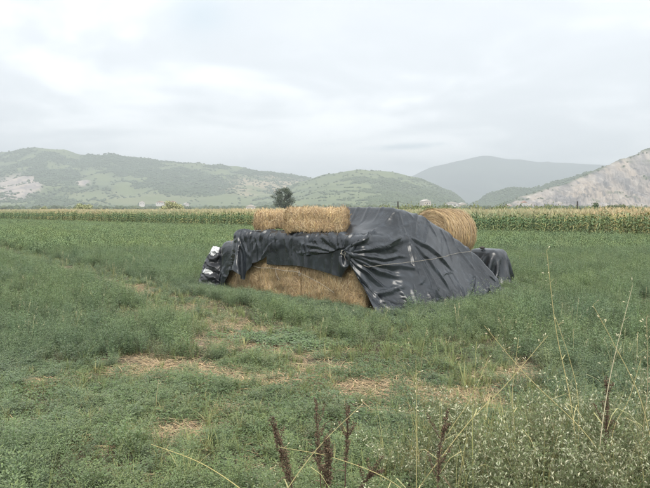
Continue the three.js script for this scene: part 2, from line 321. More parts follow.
function bale(name, [x, y, z], turn, L, H, D, seed, lie, label, opts = {}) {   // length L along x, height H, depth D; base at y
  const g = thing(name, x, y, z, turn); tag(g, label, 'straw bale', 'straw bales of the covered stack');
  const geo = new THREE.BoxGeometry(L, H, D, Math.round(L / 0.045), Math.round(H / 0.045), Math.round(D / 0.06)), p = geo.attributes.position, C = [], r = opts.round ?? 0.11;
  for (let i = 0; i < p.count; i++) {
    let q = V(p.getX(i), p.getY(i), p.getZ(i));
    const c = V(clamp(q.x, -L / 2 + r, L / 2 - r), clamp(q.y, -H / 2 + r, H / 2 - r), clamp(q.z, -D / 2 + r, D / 2 - r)), o = q.clone().sub(c);
    if (o.length() > 1e-6) { const l = Math.min(o.length(), r); q = c.addScaledVector(o.normalize(), l); }
    const lumps = 0.085 * fbm(q.x * 1.8 + seed, q.y * 2.2, q.z * 1.8, 2) + 0.035 * fbm(q.x * 7 + seed, q.y * 5, q.z * 7, 3), s = V(q.x / L, q.y / H, q.z / D).normalize();
    q.addScaledVector(s, lumps); q.y += H / 2; if (q.y < 0.0) q.y = 0;
    p.setXYZ(i, q.x, q.y, q.z); C.push(...strawAt(q.x, q.y, q.z, seed));
  }
  geo.setAttribute('color', new THREE.Float32BufferAttribute(C, 3)); geo.computeVertexNormals();
  mesh('body', geo, strawMat, g);
  const nrm = geo.attributes.normal, cnt = p.count;
  const up = lie === 'v' ? V(0, 1, 0) : V(1, 0, 0);
  const st = mesh('loose_straw', strands(Math.round((opts.count ?? 6500) * 1.3), (R) => { let i; do { i = (R() * cnt) | 0; } while (nrm.getY(i) < -0.3 || (opts.front && nrm.getZ(i) < -0.2 && nrm.getY(i) < 0.5)); const n = V(nrm.getX(i), nrm.getY(i), nrm.getZ(i)); let t = up.clone().addScaledVector(n, -up.dot(n)); if (t.length() < 0.2) t = V(0.3, 0, 1).addScaledVector(n, -n.z); return { p: V(p.getX(i) + (R() - 0.5) * 0.05, p.getY(i) + (R() - 0.5) * 0.05, p.getZ(i) + (R() - 0.5) * 0.04), n, t: t.normalize() }; }, seed * 31, opts.stick ?? 0.4), strandMat, g);
  st.userData.kind = 'stuff';
  if (opts.twine) for (const k of opts.twine) {        // [height share] strings round the long way
    const pts = []; for (let i = 0; i <= 80; i++) { const t = i / 80 * 4, e = t % 1, s = Math.floor(t) % 4, hx = L / 2 + 0.012, hz = D / 2 + 0.012; const P = [[lerp(-hx, hx, e), hz], [hx, lerp(hz, -hz, e)], [lerp(hx, -hx, e), -hz], [-hx, lerp(-hz, hz, e)]][s]; pts.push(V(P[0] * (s % 2 ? 0.985 : 1), H * k + 0.012 * n3(i * 0.3, seed, 1), P[1] * (s % 2 ? 1 : 0.985))); }
    mesh('twine', new THREE.TubeGeometry(new THREE.CatmullRomCurve3(pts), 160, 0.004, 5), twineMat, g);
  }
  return g;
}
const faceTurn = -Math.PI / 4;            // straw face looks to the front left: local +z points along -b
{
  const at = (a, b, y) => { const p = ab(a, y, b); return [p.x, p.y, p.z]; };
  // bottom course along the open side, then the second course, whose lower half shows under the tarp edge
  bale('straw_bale', at(0.98, 0.52, 0), faceTurn, 1.96, 0.86, 1.0, 3, 'v', 'wide straw bale at the right end of the open face beside the tarp corner', { count: 9000, front: 1 });
  bale('straw_bale', at(2.72, 0.50, 0), faceTurn, 1.5, 0.84, 1.0, 5, 'v', 'straw bale in the middle of the open face at ground level', { count: 7500, front: 1 });
  bale('straw_bale', at(4.02, 0.58, 0), faceTurn, 1.12, 0.84, 1.0, 7, 'v', 'straw bale low in the open face behind the hanging tarp strip', { count: 6500, front: 1 });
  bale('straw_bale', at(5.0, 0.86, 0), faceTurn, 0.86, 0.72, 1.0, 9, 'v', 'slumped straw bale at the left end beside the crumpled plastic', { count: 5500, front: 1, round: 0.18 });
  bale('straw_bale', at(1.25, 0.58, 0.80), faceTurn, 1.95, 0.74, 1.0, 11, 'v', 'upper straw bale under the tarp edge below the two top bales', { count: 6500, front: 1 });
  bale('straw_bale', at(3.1, 0.56, 0.79), faceTurn, 1.7, 0.74, 1.0, 13, 'v', 'upper straw bale under the tarp left of the twine knot', { count: 6500, front: 1 });
  bale('straw_bale', at(4.65, 0.75, 0.74), faceTurn, 1.2, 0.56, 0.95, 15, 'v', 'upper straw bale under the sagging left tarp', { count: 3000, front: 1, round: 0.2 });
  // two bales lying on the tarp as weights
  bale('straw_bale', [-0.19, 1.655, -15.12], -0.22, 1.40, 0.52, 0.58, 21, 'v', 'loose straw bale lying on the tarp, nearer of the two top bales', { count: 8500, stick: 0.5, round: 0.1, twine: [0.35, 0.66] });
  bale('straw_bale', [-1.16, 1.665, -16.42], -0.10, 1.22, 0.44, 0.58, 23, 'v', 'loose straw bale on the tarp half hidden behind the nearer top bale', { count: 6500, stick: 0.5, round: 0.1, twine: [0.35, 0.66] });
  bale('straw_bale', at(1.9, 5.15, 0), faceTurn, 1.5, 0.84, 1.35, 25, 'v', 'straw bale under the round bale between the two tarps', { count: 6000 });
}
{ // the round bale behind the tarp slope
  const g = thing('round_bale', 3.36, 0.81, -18.1, 0); tag(g, 'round straw bale standing up behind the black tarp slope', 'straw bale');
  const Rr = 0.69, L = 1.22, nS = 96, nL = 28, P = [], C = [], I = [], dirV = V(0.70, 0, -0.714), c0 = V(0, Rr, 0), upV = V(0, 1, 0), sd = V(0, 0, 0).crossVectors(dirV, upV);
  const ringR = (k, th) => Rr * (1 + 0.02 * Math.sin(k * 2.1) + 0.03 * fbm(Math.cos(th) * 2, Math.sin(th) * 2, k * 0.25, 3));
  const pt = (th, s, r) => c0.clone().addScaledVector(dirV, s).addScaledVector(upV, Math.cos(th) * r).addScaledVector(sd, Math.sin(th) * r);
  for (let k = 0; k <= nL; k++) for (let i = 0; i <= nS; i++) { const th = i / nS * 2 * Math.PI, e = Math.min(k, nL - k) / 2, r = ringR(k, i === nS ? 0 : th) * (e < 1 ? 0.965 + 0.035 * e : 1), q = pt(th, (k / nL - 0.5) * L, r); P.push(q.x, Math.max(0, q.y), q.z); C.push(...mixc(strawAt(q.x, q.y, q.z, 41), [0.24, 0.155, 0.07], clamp(1.8 * n3(k * 0.9, 2.2, i * 0.05)))); if (k < nL && i < nS) { const o = k * (nS + 1) + i; I.push(o, o + 1, o + nS + 1, o + 1, o + nS + 2, o + nS + 1); } }
  for (const s of [-1, 1]) for (let k = 0; k <= 12; k++) for (let i = 0; i <= nS; i++) { const th = i / nS * 2 * Math.PI, r = ringR(0, i === nS ? 0 : th) * 0.965 * (1 - k / 12), q = pt(th, s * (L / 2 + 0.03 * Math.sin(k * 1.9) * (k < 12 ? 1 : 0) + 0.02 * (k > 0 ? 1 : 0)), r), o = P.length / 3; P.push(q.x, Math.max(0, q.y), q.z); C.push(...mixc(strawAt(q.x * 2, q.y * 2, q.z * 2, 43), [0.2, 0.13, 0.06], clamp(Math.sin(k * 1.9) * 0.5))); if (k < 12 && i < nS) I.push(o, o + 1, o + nS + 1, o + 1, o + nS + 2, o + nS + 1); }
  const geo = new THREE.BufferGeometry(); geo.setAttribute('position', new THREE.Float32BufferAttribute(P, 3)); geo.setAttribute('color', new THREE.Float32BufferAttribute(C, 3)); geo.setIndex(I); geo.computeVertexNormals();
  mesh('body', geo, strawMat, g);
  const st = mesh('loose_straw', strands(9000, (R) => {
    if (R() < 0.72) { const th = R() * 6.283, s = (R() - 0.5) * L, p = pt(th, s, ringR((s / L + 0.5) * nL, th)), n = pt(th, s, 2).sub(pt(th, s, 1)).normalize(); return { p, n, t: V(0, 0, 0).crossVectors(dirV, n) }; }
    const s = R() < 0.7 ? -1 : 1, th = R() * 6.283, r = Rr * 0.96 * Math.sqrt(R()), n = dirV.clone().multiplyScalar(s); return { p: pt(th, s * (L / 2 + 0.03), r), n, t: V(0, 0, 0).crossVectors(n, pt(th, 0, 1).sub(c0)) };
  }, 77, 0.25, 0.35), strandMat, g); st.userData.kind = 'stuff';
  for (const s of [-0.22, 0.1, 0.26, 0.42]) { const pts = []; for (let i = 0; i < 60; i++) { const th = i / 60 * 6.2832; pts.push(pt(th, s * L + 0.01 * Math.sin(th * 3), ringR((s + 0.5) * nL, th) + 0.012)); } mesh('twine', new THREE.TubeGeometry(new THREE.CatmullRomCurve3(pts, true), 120, s > 0.4 ? 0.008 : 0.004, 5, true), twineMat, g); }
}
console.log('bales done');

// ---------------------------------------------------------------- tarps: sheets of black polythene, draped by letting them fall over the stack
const rbox = (p, c, h, r) => { const x = Math.abs(p[0] - c[0]) - h[0] + r, y = Math.abs(p[1] - c[1]) - h[1] + r, z = Math.abs(p[2] - c[2]) - h[2] + r; return Math.hypot(Math.max(x, 0), Math.max(y, 0), Math.max(z, 0)) + Math.min(Math.max(x, y, z), 0) - r; };
const rollA = (p, c, rad, half, r) => { const q = Math.hypot(p[1] - c[1], p[2] - c[2]) - rad + r, x = Math.abs(p[0] - c[0]) - half + r; return Math.hypot(Math.max(q, 0), Math.max(x, 0)) + Math.min(Math.max(q, x), 0) - r; };
// local axes (a, y, b); what lies under the sheets
const smax = (a, b, k) => { const h = Math.max(k - Math.abs(a - b), 0) / k; return Math.max(a, b) + h * h * k * 0.25; };
const dome = Array.from({ length: 300 }, (_, k) => table([[1.45, 2.23], [2.3, 2.07], [3.2, 1.74], [3.75, 1.43], [4.2, 1.07], [4.6, 0.62], [4.95, -0.1], [6, -2.5]], k / 20 - 3));
const heap = (p) => {               // the high bales by the ridge and the round bales that step down from it
  const [a, y, b] = p, over = b - 1.45, k = Math.round((b + 3) * 20), top = dome[k], sl = (dome[k + 1] - dome[k - 1]) / 0.1;
  const roof = over > 0 ? (y - top) / Math.hypot(1, sl) : (y - (2.23 + 1.1 * over)) * 0.68;
  return smax(smax(smax(roof, (-a - 0.62 + 0.43 * y + 0.10 * Math.sin(b * 2.1 + 0.5) * Math.sin(y * 1.4)) * 0.94, 0.14), smax(b - 4.95, 0.85 - b, 0.2), 0.25), a - 3.15, 0.15);
};
const solidsAt = (p) => Math.min(
  rbox(p, [2.2, 0.8, 0.78], [2.25, 0.83, 0.85], 0.15),                 // the two courses on the open side
  rbox(p, [4.7, 0.62, 0.85], [0.75, 0.70, 0.66], 0.22),
  rbox(p, [5.45, 0.42, 0.9], [0.45, 0.46, 0.55], 0.25),
  heap(p), rbox(p, [1.9, 0.42, 5.15], [0.75, 0.43, 0.68], 0.1),
  rbox(p, [0.85, 0.5, 6.45], [0.5, 0.53, 0.42], 0.22));
const field = { o: [-3, -0.1, -2], n: [202, 64, 222], h: 0.05 };
field.d = new Float32Array(field.n[0] * field.n[1] * field.n[2]);
{ let k = 0; const p = [0, 0, 0]; for (let i = 0; i < field.n[0]; i++) for (let j = 0; j < field.n[1]; j++) for (let l = 0; l < field.n[2]; l++) { p[0] = field.o[0] + i * 0.05; p[1] = field.o[1] + j * 0.05; p[2] = field.o[2] + l * 0.05; field.d[k++] = solidsAt(p); } }
const s2 = field.n[2], s1 = field.n[1] * field.n[2];
function solid(x, y, z) {
  const fx = clamp((x + 3) * 20, 0, 200.9), fy = clamp((y + 0.1) * 20, 0, 62.9), fz = clamp((z + 2) * 20, 0, 220.9), i = fx | 0, j = fy | 0, l = fz | 0, u = fx - i, v = fy - j, w = fz - l, D = field.d, k = i * s1 + j * s2 + l;
  const c0 = (D[k] * (1 - w) + D[k + 1] * w) * (1 - v) + (D[k + s2] * (1 - w) + D[k + s2 + 1] * w) * v, m = k + s1, c1 = (D[m] * (1 - w) + D[m + 1] * w) * (1 - v) + (D[m + s2] * (1 - w) + D[m + s2 + 1] * w) * v;
  return Math.min(c0 * (1 - u) + c1 * u, y - 0.015) - 0.012;
}
function drape({ nu, nv, start, slack, steps = 220, iters = 10, hold = [], rope, seed = 1, bend = 0.05 }) {
  const N = nu * nv, P = new Float64Array(N * 3), Q = new Float64Array(N * 3), S = new Float64Array(N * 3), R = rng(seed);
  for (let j = 0; j < nv; j++) for (let i = 0; i < nu; i++) { const q = start(i / (nu - 1), j / (nv - 1)), k = (j * nu + i) * 3; S[k] = q[0]; S[k + 1] = q[1]; S[k + 2] = q[2]; P[k] = q[0]; P[k + 1] = q[1] + 0.06 * fbm(q[0] * 1.6 + seed, 1, q[2] * 1.6, 3) + 0.006 * R(); P[k + 2] = q[2]; }
  Q.set(P);
  const ca = [], cb = [], cl = [], cs = [];
  const link = (i, j, i2, j2, stiff) => { if (i2 < 0 || i2 >= nu || j2 < 0 || j2 >= nv) return; const a = (j * nu + i) * 3, b = (j2 * nu + i2) * 3, dx = S[a] - S[b], dy = S[a + 1] - S[b + 1], dz = S[a + 2] - S[b + 2], w = slack((S[a] + S[b]) / 2, (S[a + 2] + S[b + 2]) / 2); ca.push(a); cb.push(b); cl.push(Math.hypot(dx * w[0], dy, dz * w[1])); cs.push(stiff); };
  for (let j = 0; j < nv; j++) for (let i = 0; i < nu; i++) { link(i, j, i + 1, j, 1); link(i, j, i, j + 1, 1); link(i, j, i + 1, j + 1, 0.5); link(i, j, i - 1, j + 1, 0.5); link(i, j, i + 2, j, bend); link(i, j, i, j + 2, bend); }
  const nc = ca.length, A = Int32Array.from(ca), Bb = Int32Array.from(cb), Ln = Float64Array.from(cl), St = Float64Array.from(cs);
  const holds = hold.map((h) => { const l = []; for (let k = 0; k < N * 3; k += 3) { const dx = S[k] - h.from[0], dz = S[k + 2] - h.from[1]; if (Math.hypot(dx, dz) < h.r) l.push([k, dx, dz]); } return { l, h }; });
  const e = 0.02;
  for (let s = 0; s < steps; s++) {
    const g = 9.8 / 3600, damp = s < steps * 0.7 ? 0.975 : 0.92;
    for (let k = 0; k < N * 3; k++) { const v = (P[k] - Q[k]) * damp; Q[k] = P[k]; P[k] += k % 3 === 1 ? v - g : v; }
    for (let it = 0; it < iters; it++) {
      for (let c = 0; c < nc; c++) {
        const a = A[c], b = Bb[c], dx = P[b] - P[a], dy = P[b + 1] - P[a + 1], dz = P[b + 2] - P[a + 2], d = Math.sqrt(dx * dx + dy * dy + dz * dz) + 1e-9;
        const f = St[c] * 0.5 * (d - Ln[c]) / d; P[a] += dx * f; P[a + 1] += dy * f; P[a + 2] += dz * f; P[b] -= dx * f; P[b + 1] -= dy * f; P[b + 2] -= dz * f;
      }
      if (it === 4 || it === iters - 1) {
        for (const { l, h } of holds) { const t = sst(steps * (h.t0 ?? 0.3), steps * (h.t1 ?? 0.65), s); if (t <= 0) continue; for (const [k, dx, dz] of l) { const x = h.to[0] + dx * h.squeeze, y = h.to[1] + dz * h.squeeze * (h.flat ? 0 : 1), z = h.to[2] + (h.flat ? dz : -0.25 * Math.hypot(dx, dz) * h.squeeze); P[k] += (x - P[k]) * t * 0.5; P[k + 1] += (y - P[k + 1]) * t * 0.5; P[k + 2] += (z - P[k + 2]) * t * 0.5; } }
        if (rope && s > steps * 0.5) for (let k = 0; k < N * 3; k += 3) { const w = rope(P[k], P[k + 1], P[k + 2]); if (w !== null && P[k] < w) P[k] = w; }
        for (let k = 0; k < N * 3; k += 3) {
          const x = P[k], y = P[k + 1], z = P[k + 2], d = solid(x, y, z); if (d >= 0) continue;
          const gx = solid(x + e, y, z) - d, gy = solid(x, y + e, z) - d, gz = solid(x, y, z + e) - d, gl = Math.hypot(gx, gy, gz) || 1;
          P[k] -= gx / gl * d; P[k + 1] -= gy / gl * d; P[k + 2] -= gz / gl * d;
          const fr = 0.5; Q[k] += (P[k] - Q[k]) * fr; Q[k + 1] += (P[k + 1] - Q[k + 1]) * fr; Q[k + 2] += (P[k + 2] - Q[k + 2]) * fr;
        }
      }
    }
  }
  return P;
}
// the same sheet with twice as many points each way, smooth through the old ones
function refine(P, nu, nv) {
  const cr = (a, b, c, d) => 0.5625 * (b + c) - 0.0625 * (a + d), mu = nu * 2 - 1, mv = nv * 2 - 1, A = new Float64Array(mu * nv * 3), B = new Float64Array(mu * mv * 3);
  for (let j = 0; j < nv; j++) for (let i = 0; i < mu; i++) for (let q = 0; q < 3; q++) { const g = (x) => P[(j * nu + clamp(x, 0, nu - 1)) * 3 + q], h = i >> 1; A[(j * mu + i) * 3 + q] = i % 2 ? cr(g(h - 1), g(h), g(h + 1), g(h + 2)) : g(h); }
  for (let j = 0; j < mv; j++) for (let i = 0; i < mu; i++) for (let q = 0; q < 3; q++) { const g = (y) => A[(clamp(y, 0, nv - 1) * mu + i) * 3 + q], h = j >> 1; B[(j * mu + i) * 3 + q] = j % 2 ? cr(g(h - 1), g(h), g(h + 1), g(h + 2)) : g(h); }
  return B;
}
// sharp pleats pressed into a sheet: each runs from one point of the sheet towards another, standing proud of it
function pleat(P, nu, nv, start, list) {
  const N = nu * nv, nrm = new Float64Array(N * 3);
  for (let j = 1; j < nv - 1; j++) for (let i = 1; i < nu - 1; i++) { const k = (j * nu + i) * 3, l = k - 3, r = k + 3, d = k - nu * 3, t = k + nu * 3, ux = P[r] - P[l], uy = P[r + 1] - P[l + 1], uz = P[r + 2] - P[l + 2], vx = P[t] - P[d], vy = P[t + 1] - P[d + 1], vz = P[t + 2] - P[d + 2]; let x = vy * uz - vz * uy, y = vz * ux - vx * uz, z = vx * uy - vy * ux; const q = Math.hypot(x, y, z) || 1; x /= q; y /= q; z /= q; const e = 0.03, sg = solid(P[k] + x * e, P[k + 1] + y * e, P[k + 2] + z * e) < solid(P[k] - x * e, P[k + 1] - y * e, P[k + 2] - z * e) ? -1 : 1; nrm[k] = x * sg; nrm[k + 1] = y * sg; nrm[k + 2] = z * sg; }
  for (let j = 1; j < nv - 1; j++) for (let i = 1; i < nu - 1; i++) {
    const k = (j * nu + i) * 3, q = start(i / (nu - 1), j / (nv - 1)); let h = 0;
    const wx = 0.06 * fbm(q[0] * 2.2, 3, q[2] * 2.2, 2), wz = 0.06 * fbm(q[0] * 2.2, 8, q[2] * 2.2, 2);
    for (const [a0, b0, a1, b1, wid, amp] of list) { const da = a1 - a0, db = b1 - b0, L2 = da * da + db * db, t = ((q[0] + wx - a0) * da + (q[2] + wz - b0) * db) / L2; if (t < -0.02 || t > 1.02) continue; const d = Math.abs((q[0] + wx - a0) * db - (q[2] + wz - b0) * da) / Math.sqrt(L2), w = wid * (0.35 + 0.65 * Math.sin(Math.PI * clamp(t * 0.75 + 0.1))); const f = Math.max(0, 1 - d / w) * Math.min(1, t * 6 + 0.3, (1 - t) * 4); h = Math.max(h, amp * f); }
    P[k] += nrm[k] * h; P[k + 1] += nrm[k + 1] * h; P[k + 2] += nrm[k + 2] * h;
  }
}
function sheet(name, P, nu, nv, du, dv, mat, parent) {
  const pos = new Float32Array(nu * nv * 3), uv = new Float32Array(nu * nv * 2), I = [];
  for (let k = 0; k < nu * nv; k++) { const w = ab(P[k * 3], P[k * 3 + 1], P[k * 3 + 2]); pos[k * 3] = w.x; pos[k * 3 + 1] = w.y; pos[k * 3 + 2] = w.z; uv[k * 2] = (k % nu) * du; uv[k * 2 + 1] = Math.floor(k / nu) * dv; }
  for (let j = 0; j < nv - 1; j++) for (let i = 0; i < nu - 1; i++) { const o = j * nu + i; I.push(o, o + nu, o + 1, o + 1, o + nu, o + nu + 1); }
  const g = new THREE.BufferGeometry(); g.setAttribute('position', new THREE.BufferAttribute(pos, 3)); g.setAttribute('uv', new THREE.BufferAttribute(uv, 2)); g.setIndex(I); g.computeVertexNormals();
  return mesh(name, g, mat, parent);
}
function noiseTex(N, fn, srgb) {
  const d = new Uint8Array(N * N * 4); for (let j = 0; j < N; j++) for (let i = 0; i < N; i++) { const c = fn(i / N, j / N), k = (j * N + i) * 4; d[k] = c[0] * 255; d[k + 1] = c[1] * 255; d[k + 2] = c[2] * 255; d[k + 3] = 255; }
  const t = new THREE.DataTexture(d, N, N); t.wrapS = t.wrapT = THREE.MirroredRepeatWrapping; t.magFilter = THREE.LinearFilter; if (srgb) t.colorSpace = THREE.SRGBColorSpace; t.needsUpdate = true; return t;
}
const folds = ((R) => Array.from({ length: 15 }, () => { const an = R() * 6.283, f = 2.5 + 6 * R() * R(); return [Math.cos(an) * f, Math.sin(an) * f, R() * 9, 1 / (0.6 + 0.25 * f), R() * 20]; }))(rng(64));
const crease = noiseTex(768, (u, v) => {          // crumpled film: straight, sharp-edged creases that cross one another
  const wx = 0.10 * n3(u * 3, v * 3, 2), wy = 0.10 * n3(u * 3, v * 3, 7); let h = 0;
  for (const [fx, fy, o, amp, sd] of folds) { const t = (u + wx) * fx + (v + wy) * fy + o, tri = Math.abs(t - Math.floor(t) - 0.5) * 2; h += amp * Math.max(0, tri - 0.35) * clamp(0.5 + 2.2 * n3(u * 2.3 + sd, v * 2.3, sd)); }
  h = clamp(0.08 + h * 0.42); return [h, h, h]; });
const dust = noiseTex(512, (u, v) => { const n = fbm(u * 4, v * 4, 2, 5, 0.6), m = clamp(fbm(u * 22, v * 22, 5, 3) * 2.2 - 0.1), b = 0.80 + 0.35 * n + 0.25 * m; return [clamp(b), clamp(b * 0.99), clamp(b * 0.97)]; }, true);
dust.repeat.set(0.35, 0.35); crease.repeat.set(0.5, 0.5);
const tarpMat = new THREE.MeshPhysicalMaterial({ color: lin(0.038, 0.046, 0.058), map: dust, roughness: 0.25, ior: 1.6, bumpMap: crease, bumpScale: 0.02, side: THREE.DoubleSide });
const tie = [0.42, 1.26, -0.10];
const patchSlack = (seed, lo, hi) => (a, b) => { const n = clamp(0.5 + 1.5 * fbm(a * 0.8 + seed, 2.2, b * 0.8, 2)), m = clamp(0.5 + 1.5 * fbm(a * 0.8, 7.2 + seed, b * 0.8, 2)); return [lerp(lo, hi, n * 0.6), lerp(lo, hi, m)]; };
{
  // main sheet: over the high bales and the slope, down the covered side to the ground
  const nu = 120, nv = 140;
  const amin = (b) => -table([[-0.7, 1.95], [-0.3, 1.8], [0.3, 1.85], [1.4, 2.12], [2.4, 2.05], [3.4, 1.82], [4.3, 1.44], [5.0, 1.15], [5.8, 0.95]], b) - 0.16 - 0.12 * fbm(b * 1.7, 5, 1, 2) - 0.05 * fbm(b * 5, 2, 1, 2);
  const start = (u, v) => { const b = lerp(u < 0.06 ? -0.28 : lerp(0.10, -0.62, sst(0.20, 0.36, u)), 6.15, v); return [lerp(amin(b), table([[3.4, 3.25], [4.3, 1.3], [5.9, 0.9]], b), u), 2.36 - 0.22 * Math.max(0, b - 2.0), b]; };
  const slope = (b) => lerp(0.98, 1.13, clamp((b - 0.2) / 3.9));
  const P0 = drape({ nu, nv, start, slack: patchSlack(3, 1.03, 1.15), steps: 240, seed: 4,
    hold: [{ from: [0.02, -0.36], r: 0.3, to: tie, squeeze: 0.2 }],
    rope: (a, y, b) => (b > 0.15 && b < 4.3 && a < 0.8 && Math.abs(y - slope(b)) < 0.03 ? 0.43 * y - 0.66 : null) });
  // pleats that fan out from the tie and from the peak (sheet coordinates: from, to, half width, height)
  const R = rng(8), list = [];
  const add = (a0, b0, a1, b1, w, h) => list.push([a0, b0, a1, b1, w, h]);
  for (const [a1, b1] of [[0.42, 1.42], [0.30, 1.2], [-0.05, 1.5], [-0.35, 1.8], [-0.5, 1.3], [-0.7, 0.9], [-0.9, 0.55], [0.9, 1.0]]) add(0.05, -0.25, a1, b1, 0.05 + 0.05 * R(), 0.05 + 0.03 * R());
  for (const [a1, b1] of [[-1.0, 1.9], [-0.9, 2.6], [-1.3, 2.25], [-0.3, 2.9], [-0.6, 1.55], [-0.5, 2.2]]) add(0.38, 1.48, a1, b1, 0.04 + 0.05 * R(), 0.045 + 0.03 * R());
  for (const b of [1.35, 1.75, 1.92, 2.1, 2.28, 2.55, 2.9, 3.15]) add(-0.55 - 0.3 * R(), b, -1.65 - 0.3 * R(), b + 0.25 * (R() - 0.4), 0.045 + 0.04 * R(), 0.05 + 0.04 * R());
  for (const [a0, b0, a1, b1] of [[-0.5, 4.1, -1.3, 3.3], [-0.7, 4.4, -1.5, 3.6], [-0.3, 3.7, -1.0, 3.05], [-0.9, 4.6, -1.4, 4.2], [-1.2, 3.0, -1.6, 2.5], [-0.75, 0.35, -0.62, 1.25], [-1.0, 0.5, -1.25, 1.4], [-1.35, 0.4, -1.45, 1.2]]) add(a0, b0, a1, b1, 0.06 + 0.05 * R(), 0.06 + 0.03 * R());
  for (let k = 0; k < 46; k++) { const b = 0.4 + R() * 4.6, a = -0.2 - R() * 1.1, an = (R() - 0.5) * 2.6, L = 0.2 + R() * 0.5; add(a, b, a - Math.cos(an) * L, b + Math.sin(an) * L, 0.025 + 0.045 * R(), 0.015 + 0.03 * R()); }
  for (let k = 0; k < 26; k++) { const b = 1.5 + R() * 3.2, a = 0.2 + R() * 1.2, an = (R() - 0.5) * 1.4, L = 0.3 + R() * 0.7; add(a, b, a - Math.cos(an) * L, b + Math.sin(an) * L, 0.025 + 0.04 * R(), 0.012 + 0.025 * R()); }
  for (let k = 0; k < 8; k++) { const a = 0.5 + 0.33 * k; add(a, 1.1, a + 0.3, 2.5, 0.05, 0.02); }
  const P = refine(P0, nu, nv), mu = nu * 2 - 1, mv = nv * 2 - 1;
  pleat(P, mu, mv, start, list);
  const g = thing('black_tarp'); tag(g, 'large black plastic tarp over the high right side of the straw stack', 'tarp', 'black plastic tarps on the straw stack');
  sheet('cover', P, mu, mv, 0.025, 0.025, tarpMat, g);
  // the twine stretched across the covered side
  const pts = [];
  for (let k = 0; k <= 40; k++) { const b = lerp(0.02, 3.95, k / 40), y = slope(b); let m = 9; for (let i = 0; i < P.length; i += 3) if (Math.abs(P[i + 2] - b) < 0.07 && Math.abs(P[i + 1] - y) < 0.06 && P[i] < m) m = P[i]; pts.push([m > 5 ? null : m, y, b]); }
  const okk = pts.filter((p) => p[0] !== null), sm = okk.map((p, k) => ab(Math.min(...okk.slice(Math.max(0, k - 1), k + 2).map((q) => q[0])) - 0.012, p[1], p[2]));
  sm.unshift(ab(tie[0] - 0.1, tie[1] - 0.06, tie[2] - 0.03));
  tag(mesh('tie_twine', new THREE.TubeGeometry(new THREE.CatmullRomCurve3(sm), 200, 0.0042, 6), twineMat), 'pale twine stretched across the covered side of the black tarp', 'twine');
}
console.log('tarp 1 done');
{
  // left sheet: over the lower half of the stack, front edge hanging unevenly, gathered at the tie
  const nu = 132, nv = 54;
  const hang = (a) => table([[0.0, 0.10], [0.5, 0.14], [1.0, 0.26], [1.6, 0.29], [2.2, 0.27], [2.9, 0.27], [3.2, 0.46], [3.6, 0.5], [3.85, 0.62], [4.1, 0.80], [4.3, 0.70], [4.55, -0.02], [4.95, -0.25], [5.3, -0.2], [5.6, 0.12], [5.9, 0.2], [6.4, 0.1]], a) + 0.04 * fbm(a * 3, 4, 1, 2);
  const start = (u, v) => { const a = lerp(0.05, 6.45, u); return [a, 1.82 - 0.05 * Math.max(0, a - 3.6), lerp(-hang(a), 1.16, v)]; };
  const P0 = drape({ nu, nv, start, slack: patchSlack(5, 1.0, 1.12), steps: 220, seed: 9, hold: [{ from: [0.5, -0.42], r: 0.26, to: tie, squeeze: 0.22 }, { from: [3.0, 1.0], r: 0.3, to: [3.0, 1.68, 1.0], squeeze: 1, flat: 1, t0: 0, t1: 0.05 }, { from: [1.2, 1.05], r: 0.25, to: [1.2, 1.68, 1.05], squeeze: 1, flat: 1, t0: 0, t1: 0.05 }] });
  const R = rng(18), list = [];
  for (const [a1, b1] of [[1.0, 0.7], [1.5, 0.3], [1.9, 0.0], [2.0, -0.2], [1.5, -0.25], [0.3, 0.5], [1.3, 0.5]]) list.push([0.5, -0.25, a1, b1, 0.04 + 0.05 * R(), 0.04 + 0.03 * R()]);
  for (let k = 0; k < 60; k++) { const a = 0.8 + R() * 5, b = 0.55 - R() * 0.6, an = (R() - 0.5) * 2.2, L = 0.2 + R() * 0.5; list.push([a, b, a + Math.sin(an) * L, b - Math.cos(an) * L, 0.03 + 0.05 * R(), 0.02 + 0.045 * R()]); }
  const P = refine(P0, nu, nv), mu = nu * 2 - 1, mv = nv * 2 - 1;
  pleat(P, mu, mv, start, list);
  const g = thing('black_tarp'); tag(g, 'black plastic tarp under the two loose bales, its edge hanging over the open straw face', 'tarp', 'black plastic tarps on the straw stack');
  sheet('cover', P, mu, mv, 0.025, 0.025, tarpMat, g);
  // knot that gathers both sheets
  const k = ab(tie[0], tie[1], tie[2] - 0.05), pts = []; for (let i = 0; i < 40; i++) { const t = i / 40 * 6.2832; pts.push(V(k.x + 0.055 * Math.cos(t) + 0.01 * Math.sin(5 * t), k.y + 0.045 * Math.sin(t) + 0.01 * Math.cos(3 * t), k.z + 0.02 * Math.sin(2 * t))); }
  const kn = thing('twine_knot'); tag(kn, 'small twine knot gathering the two black tarps together', 'knot');
  mesh('loop', new THREE.TubeGeometry(new THREE.CatmullRomCurve3(pts, true), 80, 0.007, 6, true), twineMat, kn);
  mesh('loose_end', new THREE.TubeGeometry(new THREE.CatmullRomCurve3([V(k.x, k.y, k.z + 0.01), V(k.x + 0.05, k.y + 0.03, k.z + 0.05), V(k.x + 0.02, k.y - 0.08, k.z + 0.06), V(k.x + 0.04, k.y - 0.14, k.z + 0.05)]), 30, 0.005, 5), twineMat, kn);
}
